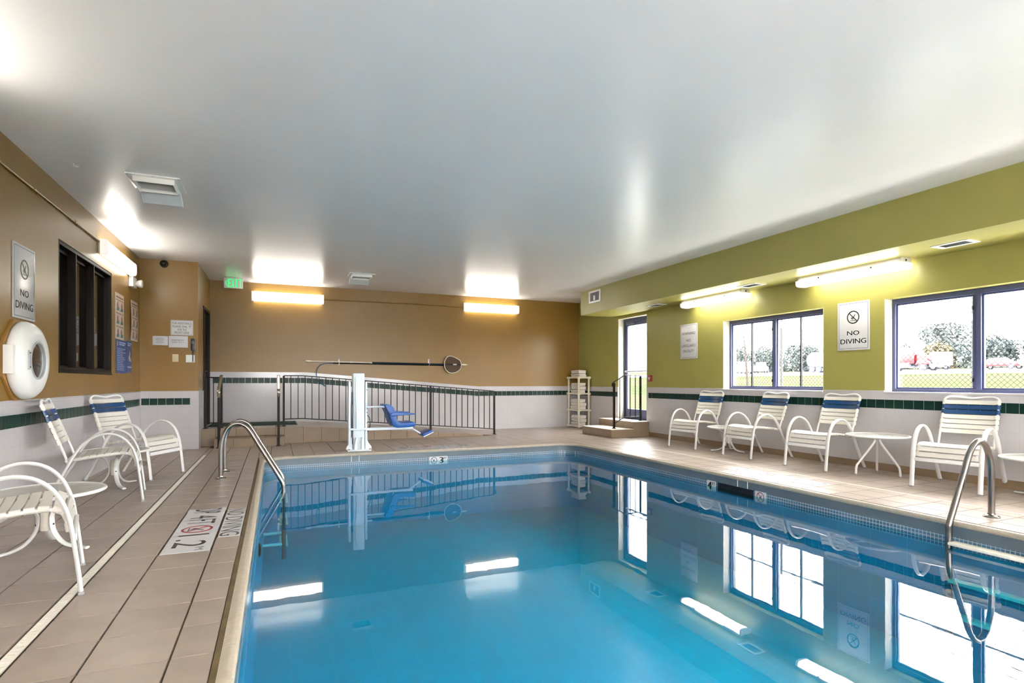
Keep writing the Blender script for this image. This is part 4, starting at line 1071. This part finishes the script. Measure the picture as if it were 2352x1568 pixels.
for (x, y), ang, lb in tabs:
    if t0 is None: t0 = make_curved(lb); o = t0
    else: o = copy_tree(t0, label=lb)
    o.location = (x, y, 0); o.rotation_euler = (0, 0, R(ang))
t = thing('side_table', 'taller round side table with three bent legs between two window chairs', 'side table', (6.29, 4.21, 0))
table_top(t, .305, .455)
for k, a in enumerate((35, 155, 275)):
    lp = smooth_path([(.018, 0, .43), (.030, 0, .385), (.06, 0, .33), (.20, 0, .145), (.232, 0, .095), (.24, 0, .01)], 5)
    o = MB().tube(lp, .012, 8).build('leg', 'white_metal', t); o.rotation_euler = (0, 0, R(a))
    o = MB().tube([(.24, 0, 0), (.24, 0, .014)], .015, 8).build('foot_cap', 'sign_grey', t); o.rotation_euler = (0, 0, R(a))
    o = MB().box(.01, .27, -.008, .008, .428, .440).build('top_bracket', 'white_metal', t); o.rotation_euler = (0, 0, R(a))
MB().lathe([(.035, .40), (.04, .415), (.04, .435)], 16).build('hub', 'white_metal', t)

# ------------------------------------------------------------------ pool lift
t = thing('pool_lift', 'white pool lift mast with a blue swing seat at the pool end', 'pool lift', (1.165, 8.85, 0))
MB().box(-.165, .185, -.16, .17, 0, .022).build('base_plate', 'lift_white', t, bevel=.005)
for sx in (-.145, .165):
    for sy in (-.14, .15): MB().lathe([(.014, .022), (.014, .034), (0, .036)], 8, lambda a, b, z, sx=sx, sy=sy: (a+sx, b+sy, z)).build('anchor_bolt', 'steel', t)
MB().box(-.075, .095, -.07, .09, .02, 1.185).build('mast', 'lift_white', t, bevel=.008)
for s, top in ((-.128, 1.06), (.118, 1.05)):
    MB().ext([(s-.018, .02), (s+.020, .02), (s+.018, .3), (s+.018, top-.02), (s+.010, top), (s-.012, top), (s-.016, .3)], lambda p, q, z: (p, z, q), -.075, .06).build('side_rail', 'lift_white', t, bevel=.004)
for s in (-1, 1):
    MB().ext([(s*.095+.01, .022), (s*.19+.01, .022), (s*.185+.01, .06), (s*.14+.01, .12), (s*.105+.01, .22)], lambda p, q, z: (p, z, q), -.085, -.06).build('gusset', 'lift_white', t)
    MB().ext([(s*.03+.01, .022), (s*.075+.01, .022), (s*.065+.01, .11), (s*.05+.01, .20), (s*.035+.01, .20)], lambda p, q, z: (p, z, q), -.125, -.072).build('foot_gusset', 'lift_white', t)
MB().box(-.108, -.077, -.085, -.055, .30, .72).box(-.100, -.083, -.085, -.06, .10, .30).box(-.100, -.085, -.085, -.06, .72, .90).build('actuator', 'black_plastic', t, bevel=.004)
MB().ext([(-.035, .62), (.055, .62), (.060, .70), (.060, 1.12), (-.045, 1.12), (-.045, .80)], lambda p, q, z: (p, z, q), -.095, -.068).build('front_cover', 'lift_white', t, bevel=.004)
MB().box(-.035, .06, -.115, -.068, .33, .62).build('carriage', 'lift_white', t, bevel=.006)
MB().box(-.13, .15, -.11, -.075, .315, .345).build('carriage_plate', 'lift_white', t, bevel=.004)
for zz in (.42, .58, .64, .93):
    MB().lathe([(.007, 0), (.007, .006), (0, .007)], 8, lambda a, b, z, zz=zz: (a+.13, -.077-z, b+zz)).build('bolt', 'sign_black', t)
MB().tube(smooth_path([(.13, -.06, .55), (.165, -.08, .50), (.175, -.09, .42), (.165, -.08, .34), (.13, -.06, .26)], 4), .006, 6).build('hose', 'black_plastic', t)
MB().box(.10, .84, -.105, -.060, .305, .345).build('lower_arm', 'lift_white', t, bevel=.006)
MB().tube([(.12, -.085, .665), (.40, -.085, .665), (.43, -.085, .64), (.47, -.085, .58)], .014, 8).build('upper_arm', 'lift_white', t)
MB().tube([(.42, -.12, .655), (.46, -.12, .56), (.53, -.12, .35)], .013, 8).tube([(.42, .18, .655), (.46, .18, .56), (.53, .18, .35)], .013, 8).tube([(.42, -.12, .655), (.42, .18, .655)], .013, 8).build('seat_bracket', 'lift_white', t)
# seat: moulded shell
sh = [(.385, .700), (.43, .705), (.475, .695), (.515, .655), (.545, .585), (.560, .50), (.585, .435), (.64, .415), (.74, .415), (.82, .425), (.855, .41), (.862, .375), (.84, .352), (.72, .345), (.58, .342), (.53, .352), (.495, .40), (.465, .50), (.435, .585), (.405, .640), (.380, .685)]
shell = MB().ext(sh, lambda p, q, z: (p, z, q), -.20, .26).build('seat_shell', 'lift_blue', t, bevel=.014, smooth=60)
for y in (-.225, .285):
    MB().ext([(.455, .535), (.475, .575), (.53, .582), (.68, .574), (.80, .562), (.855, .560), (.858, .545), (.80, .540), (.68, .535), (.54, .528), (.50, .515)], lambda p, q, z, y=y: (p, z, q), y-.022, y+.022).build('armrest', 'lift_blue', shell, bevel=.008, smooth=60)
fra = MB().tube([(.80, .03, .338), (.98, .03, .225), (1.05, .03, .195)], .014, 8).build('footrest_arm', 'lift_white', t)
MB().quadbox([(1.00, -.14, .185), (1.16, -.14, .255), (1.16, .20, .255), (1.00, .20, .185), (.985, -.14, .222), (1.135, -.14, .285), (1.135, .20, .285), (.985, .20, .222)]).build('footrest', 'lift_blue', fra, bevel=.010)
MB().quadbox([(1.01, -.13, .172), (1.17, -.13, .243), (1.17, .19, .243), (1.01, .19, .172), (1.00, -.13, .184), (1.16, -.13, .254), (1.16, .19, .254), (1.00, .19, .184)]).build('footrest_plate', 'lift_white', fra)

# ------------------------------------------------------------------ towel shelf
SX0, SX1, SY0, SY1 = 6.335, 6.645, 11.08, 11.60
t = thing('towel_shelf', 'cream plastic shelf unit full of towels in the room corner', 'shelf unit', ((SX0+SX1)/2, (SY0+SY1)/2, 0))
hx, hy = (SX1-SX0)/2, (SY1-SY0)/2
for z in (.03, .40, .775, 1.145):
    MB().ring(rect(-hx-.006, hx+.006, -hy-.006, hy+.006), rect(-hx+.02, hx-.02, -hy+.02, hy-.02), XYZ, z-.012, z+.022).build('shelf_rim', 'shelf_plastic', t, bevel=.005)
    MB().box(-hx+.015, hx-.015, -hy+.015, hy-.015, z, z+.012).build('shelf_board', 'shelf_plastic', t, smooth=0)
    for sx in (-1, 1):
        for sy in (-1, 1): MB().box(sx*(hx-.02)-.034, sx*(hx-.02)+.034, sy*(hy-.02)-.034, sy*(hy-.02)+.034, z-.022, z+.030).build('corner_boss', 'shelf_plastic', t, bevel=.008)
for sx in (-1, 1):
    for sy in (-1, 1): MB().lathe([(.024, 0), (.024, 1.15)], 12, lambda a, b, z, sx=sx, sy=sy: (a + sx*(hx-.024), b + sy*(hy-.024), z)).build('post', 'shelf_plastic', t)
def towel_mesh(seed):
    rnd = random.Random(seed); mb = MB(); L, Wd, H = .385, .185, .072
    # a folded slab: three layers bulging at the fold
    for k in range(2):
        z0 = k*H/2; n = 8; sec = []
        o = rnd.uniform(-.010, .010)
        for j in range(n+1):
            a = -PI/2 + PI*j/n; sec.append((Wd/2 - .018 + o + (.018 + rnd.uniform(0, .008))*math.cos(a), z0 + H/4 + H/4.0*math.sin(a)))
        for j in range(n+1):
            a = PI/2 + PI*j/n; sec.append((-Wd/2 + .018 + o + (.018 + rnd.uniform(0, .012))*math.cos(a), z0 + H/4 + H/4.0*math.sin(a)))
        mb.ext(sec, lambda p, q, s: (p + .005*math.sin(s*40 + k), s, q + .003*math.sin(s*31 + p*25 + k)), -L/2 + rnd.uniform(0, .012), L/2 - rnd.uniform(0, .012))
    return mb.mesh('towel', 'towel', smooth=60)
TM = [towel_mesh(k) for k in range(4)]
ORD = ['topmost', 'second', 'third', 'fourth', 'fifth', 'sixth']
for zs, n, where in ((1.168, 2, 'on top of the corner shelf unit'), (.798, 3, 'on the upper shelf of the corner unit'), (.423, 3, 'on the middle shelf of the corner unit'), (.053, 3, 'on the lowest shelf of the corner unit')):
    for k in range(n):
        i = n - 1 - k
        o = link('towel', TM[(k + n) % 4]); o.location = ((SX0+SX1)/2 + random.uniform(-.012, .012), (SY0+SY1)/2 + random.uniform(-.012, .012), zs + k*.080)
        o.rotation_euler = (0, 0, R(random.uniform(-3, 3)) + (PI if k % 2 else 0))
        tag(o, ('topmost folded white towel of the stack ' if i == 0 else ORD[i] + ' folded white towel down in the stack ') + where, 'towel', 'folded towels ' + where)

# ------------------------------------------------------------------ outside
def gz(x): return .10 if x < 9 else .10 + (x-9)*.0352
struct('ground_outside', MB().quadbox([(XR+.28, -40, -.6), (260, -40, gz(260)-.5), (260, 260, gz(260)-.5), (XR+.28, 260, -.6), (XR+.28, -40, gz(9)), (260, -40, gz(260)), (260, 260, gz(260)), (XR+.28, 260, gz(9))]) if False else MB().ext([(XR+.28, -.6), (XR+.28, .10), (9, .10), (260, gz(260)), (260, -.6)], lambda p, q, s: (p, s, q), -60, 260), 'lawn', 'rising lawn outside the pool room windows', 'lawn')
struct('path_outside', MB().box(XR+.28, 8.6, -20, 20, .09, .115), 'concrete', 'pale concrete apron along the building outside', 'path')
struct('ground_behind', MB().box(-40, XR+.28, -60, YN-.2, -.2, .1), 'concrete', 'pale paved yard behind the viewer outside the pool room', 'ground')
struct('road_outside', MB().ext([(58, gz(58)+.02), (86, gz(86)+.02), (86, gz(86)-.2), (58, gz(58)-.2)], lambda p, q, s: (p, s, q), -40, 200), 'asphalt', 'pale road beyond the lawn carrying the trucks', 'road')
fence = thing('chain_link_fence', 'chain link fence close outside the windows', 'fence', (9.2, 7, .10))
FH = 2.25; D = .072; mb = MB(); r_ = .0027
y0, y1 = -5.5, 7.5
def wire(mb, p, q, r):
    p = Vector(p); q = Vector(q); d = (q-p).normalized(); a = Vector((1,0,0)); b = d.cross(a)
    i = len(mb.v)
    for e in (p, q): mb.v += [tuple(e + a*r), tuple(e - a*r*.5 + b*r*.87), tuple(e - a*r*.5 - b*r*.87)]
    mb.f += [(i, i+1, i+4, i+3), (i+1, i+2, i+5, i+4), (i+2, i, i+3, i+5)]
k = y0 - FH
while k < y1:
    a0, a1 = max(k, y0), min(k + FH, y1)
    if a1 > a0:
        wire(mb, (0, a0, a0-k), (0, a1, a1-k), r_); wire(mb, (.003, a0, FH-(a0-k)), (.003, a1, FH-(a1-k)), r_)
    k += D
mb.build('wire_mesh', 'fence_wire', fence, smooth=0, kind='stuff')
for y in (-5.5, -2.2, 1.1, 4.4, 7.5): MB().tube([(.04, y, 0), (.04, y, FH+.08)], .024, 8).build('post', 'fence_post', fence)
MB().tube([(.04, y0, FH), (.04, y1, FH)], .018, 8).build('top_rail', 'fence_post', fence)
for z in (FH+.16, FH+.30): MB().tube([(.04, y0, z), (.04, y1, z-.02)], .004, 5).build('strand_wire', 'fence_wire', fence)
t = thing('leaning_stake', 'thin dark stake leaning beyond the four pane window', 'stake', (13.5, 13.05, gz(13.5)))
MB().tube([(0, 0, 0), (-.05, .04, 1.2), (-.12, .10, 2.4)], [.045, .035, .012], 8).build('shaft', 'tree_bark', t)
for z_, d_ in ((1.4, .10), (1.8, -.08)): MB().tube([(-.06-.03*(z_-1.2), .05, z_), (-.08, .05+d_, z_+.12)], [.012, .004], 5).build('twig', 'tree_bark', t)
# trees
def tree(label, x, y, H, rad, mt, seed, n=2600):
    rnd = random.Random(seed); z = gz(x)
    t = thing('tree', label, 'tree', (x, y, z), group='trees beyond the road')
    MB().tube([(0, 0, -.2), (.05, .05, H*.3), (0, .1, H*.6)], [rad*.09, rad*.07, rad*.03], 8).build('trunk', 'tree_bark', t)
    blobs = [(rnd.uniform(-.55, .55)*rad, rnd.uniform(-.55, .55)*rad, H*(.22 + .60*rnd.random()), rad*rnd.uniform(.38, .62)) for _ in range(12)] + [(0, 0, H*.82, rad*.42), (0, 0, H*.15, rad*.7), (0, rad*.5, H*.12, rad*.5), (0, -rad*.5, H*.12, rad*.5)]
    mb = MB()
    for k in range(n):
        bx, by, bz, br = rnd.choice(blobs)
        v = Vector((rnd.gauss(0, 1), rnd.gauss(0, 1), rnd.gauss(0, 1))).normalized() * br * (.65 + .35*rnd.random())
        p = Vector((bx, by, bz)) + v
        if p.z < 0: p.z = rnd.uniform(0, .4)
        a = Vector((rnd.gauss(0, 1), rnd.gauss(0, 1), rnd.gauss(0, 1))).normalized(); b = a.cross(Vector((rnd.gauss(0, 1), rnd.gauss(0, 1), rnd.gauss(0, 1)))).normalized()
        s = rnd.uniform(.14, .34); i = len(mb.v)
        mb.v += [tuple(p - a*s), tuple(p + b*s*.6), tuple(p + a*s), tuple(p - b*s*.6)]; mb.f.append((i, i+1, i+2, i+3))
    me = bpy.data.meshes.new('crown'); me.from_pydata(mb.v, [], mb.f); me.materials.append(M[mt])
    o = link('crown', me, t, kind='stuff')
G, Wm = 'leaf_grey', 'leaf_warm'
tree('broad tall tree standing above the tree line behind the red truck', 106, 58.8, 8.0, 4.4, G, 1, 3200)
tree('low tree behind the cab of the red truck', 97, 62.4, 4.0, 3.4, G, 2)
tree('warm toned tree in front of the tall tree by the window mullion', 96, 55.4, 3.4, 2.9, Wm, 3)
tree('dense tree just beside the big window mullion', 104, 50.6, 4.4, 3.0, G, 4)
tree('dense tree on the other side of the big window mullion', 96, 48.6, 4.2, 2.9, G, 5)
tree('last dark tree of the line beside the open sky', 104, 44.6, 4.6, 2.6, G, 6)
tree('pale tree above the white tanker truck', 104, 77, 6.6, 4.0, G, 7)
tree('pale tree beside the tanker truck', 95, 76.5, 4.6, 3.4, G, 8)
tree('pale tree past the centre mullion of the four pane window', 104, 86.5, 5.6, 3.8, G, 9)
tree('low pale tree in the middle of the four pane window', 95, 85, 4.2, 3.4, G, 10)
tree('hazy tree beside the thin muntin of the four pane window', 104, 96, 5.4, 3.8, G, 11)
tree('hazy tree behind the white van', 95, 94, 5.8, 3.6, G, 12)
tree('outermost hazy tree behind the leaning stake', 104, 106, 6.4, 4.0, G, 13)
# vehicles: built along local x (front +x), z up
def wheel(t, x, y, r, wd=.25):
    w_ = MB().lathe([(r*.55, -wd/2), (r*.95, -wd/2), (r, -wd/2+.04), (r, wd/2-.04), (r*.95, wd/2), (r*.55, wd/2)], 20, lambda a, b, z: (a+x, z+y, b+r)).build('wheel', 'tyre', t)
    h_ = MB().lathe([(0, -wd/2-.01), (r*.52, -wd/2-.01), (r*.55, -wd/2+.04), (r*.55, wd/2-.04), (r*.52, wd/2+.01), (0, wd/2+.01)], 16, lambda a, b, z: (a+x, z+y, b+r)).build('hub_cap', 'truck_chrome', t)
side = lambda p, q, s: (p, s, q)
VX = 76
t = thing('semi_truck', 'red and white semi truck tractor on the road beyond the big window', 'truck', (VX, 46.6, gz(VX)+.02), R(-90))
MB().box(-3.2, 3.0, -.45, .45, .65, .9).build('chassis', 'tyre', t)
MB().ext([(-.9, .9), (1.2, .9), (1.2, 2.1), (.75, 2.95), (-.9, 3.0)], side, -1.15, 1.15).build('cab', 'truck_red', t, bevel=.05)
MB().box(-2.4, -.95, -1.15, 1.15, .9, 3.1).build('sleeper', 'truck_white', t, bevel=.08)
MB().ext([(1.2, .95), (3.0, .95), (3.05, 1.85), (1.2, 2.1)], side, -.9, .9).build('hood', 'truck_red', t, bevel=.06)
MB().ext([(1.3, .75), (3.05, .75), (3.0, 1.15), (2.75, 1.42), (2.2, 1.48), (1.65, 1.35)], side, -1.2, -.85).build('fender', 'truck_red', t, bevel=.05)
MB().ext([(1.3, .75), (3.05, .75), (3.0, 1.15), (2.75, 1.42), (2.2, 1.48), (1.65, 1.35)], side, .85, 1.2).build('fender', 'truck_red', t, bevel=.05)
MB().box(3.02, 3.14, -.75, .75, .95, 1.9).build('grille', 'truck_chrome', t)
MB().box(3.0, 3.35, -1.2, 1.2, .45, .85).build('bumper', 'truck_chrome', t, bevel=.05)
for y in (-1.17, 1.17):
    MB().box(-.1, .95, y-.02, y+.02, 2.1, 2.75).build('side_window', 'car_glass', t, smooth=0)
    MB().tube([(-1.05, y*1.02, .9), (-1.05, y*1.02, 3.9)], .09, 8).build('exhaust_stack', 'truck_chrome', t)
    MB().lathe([(.33, -.7), (.33, .7)], 14, lambda a, b, z, y=y: (z-.1, a + y*.9, b+.72)).build('fuel_tank', 'truck_chrome', t)
MB().quadbox([(.80, -1.0, 2.85), (1.22, -1.0, 2.15), (1.22, 1.0, 2.15), (.80, 1.0, 2.85), (.84, -1.0, 2.87), (1.26, -1.0, 2.17), (1.26, 1.0, 2.17), (.84, 1.0, 2.87)]).build('windscreen', 'car_glass', t)
for x in (2.2, -2.0, -3.0):
    for y in (-1.05, 1.05): wheel(t, x, y, .52)
t = thing('box_trailer', 'plain white trailer parked in front of the red truck', 'trailer', (82, 46.3, gz(82)+.02), R(-90))
MB().box(-.75, .75, -1.2, 1.2, .6, 2.35).build('body', 'truck_white', t, bevel=.05)
MB().box(-.75, .75, -.5, .5, .45, .62).build('chassis', 'tyre', t)
for y in (-1.1, 1.1): wheel(t, 0, y, .4)
t = thing('tanker_truck', 'white tanker truck at the edge of the four pane window', 'truck', (VX, 58.5, gz(VX)+.02), R(-90))
MB().lathe([(.6, -2.7), (1.0, -2.6), (1.15, -2.3), (1.15, 5.2), (1.0, 5.5), (.6, 5.6)], 24, lambda a, b, z: (z, a*1.05, b+1.9)).build('tank', 'truck_white', t, smooth=50)
MB().box(-2.9, 5.4, -.6, .6, .62, .86).build('chassis', 'tyre', t)
MB().tube([(-2.75, -.9, .78), (-3.15, -.9, .72), (-3.25, -.9, .35)], .05, 6).tube([(-3.2, -1.1, .45), (-3.2, 1.1, .45)], .07, 6).build('rear_bumper', 'tyre', t)
MB().tube([(-2.6, 0, 3.06), (5.2, 0, 3.06)], .05, 6).build('top_walkway', 'truck_chrome', t)
for x in (-1.6, -.5):
    for y in (-1.05, 1.05): wheel(t, x, y, .5)
def car(name, label, cat, x, y, rot, body, prof, cabin, wheels, r):
    t = thing(name, label, cat, (x, y, gz(x)+.02), R(rot))
    MB().ext(prof, side, -.88, .88).build('body', body, t, bevel=.06)
    MB().ext(cabin, side, -.76, .76).build('cabin_glass', 'car_glass', t, bevel=.04)
    rx = [p for p in cabin]; top_ = max(q for p, q in rx)
    MB().ext([(min(p for p, q in rx if q > top_-.1)-.04, top_-.04), (max(p for p, q in rx if q > top_-.1)+.04, top_-.04), (max(p for p, q in rx if q > top_-.1), top_+.05), (min(p for p, q in rx if q > top_-.1), top_+.05)], side, -.78, .78).build('roof', body, t, bevel=.02)
    L = max(p for p, q in prof); L0 = min(p for p, q in prof)
    MB().box(L-.05, L+.10, -.85, .85, .35, .60).build('bumper', 'sign_grey', t, bevel=.04)
    MB().box(L0-.10, L0+.05, -.85, .85, .35, .60).build('bumper', 'sign_grey', t, bevel=.04)
    for w_ in wheels:
        for yy in (-.80, .80): wheel(t, w_, yy, r, .2)
van = [(-2.2, .4), (2.3, .4), (2.3, .95), (1.2, 1.15), (1.1, 1.2), (-2.2, 1.2)]
car('white_van', 'white van parked behind the leaning stake', 'van', 74, 72.8, 62, 'truck_white', van, [(-2.1, 1.2), (1.1, 1.2), (.5, 2.0), (-2.0, 2.0)], (-1.4, 1.5), .36)
car('pickup_truck', 'white pickup truck beside the parked van', 'pickup truck', 79.5, 74.0, 35, 'truck_white', [(-2.6, .5), (2.6, .5), (2.6, 1.15), (1.1, 1.25), (-2.6, 1.25)], [(-.7, 1.25), (1.1, 1.25), (.6, 1.9), (-.6, 1.9)], (-1.6, 1.7), .40)
car('red_car', 'low red car beside the window mullion on the road', 'car', VX+2, 37.7, -90, 'truck_red', [(-2.2, .35), (2.2, .35), (2.25, .7), (1.2, .86), (-1.9, .9), (-2.25, .8)], [(-1.5, .88), (1.0, .86), (.3, 1.28), (-.8, 1.28)], (-1.4, 1.4), .32)
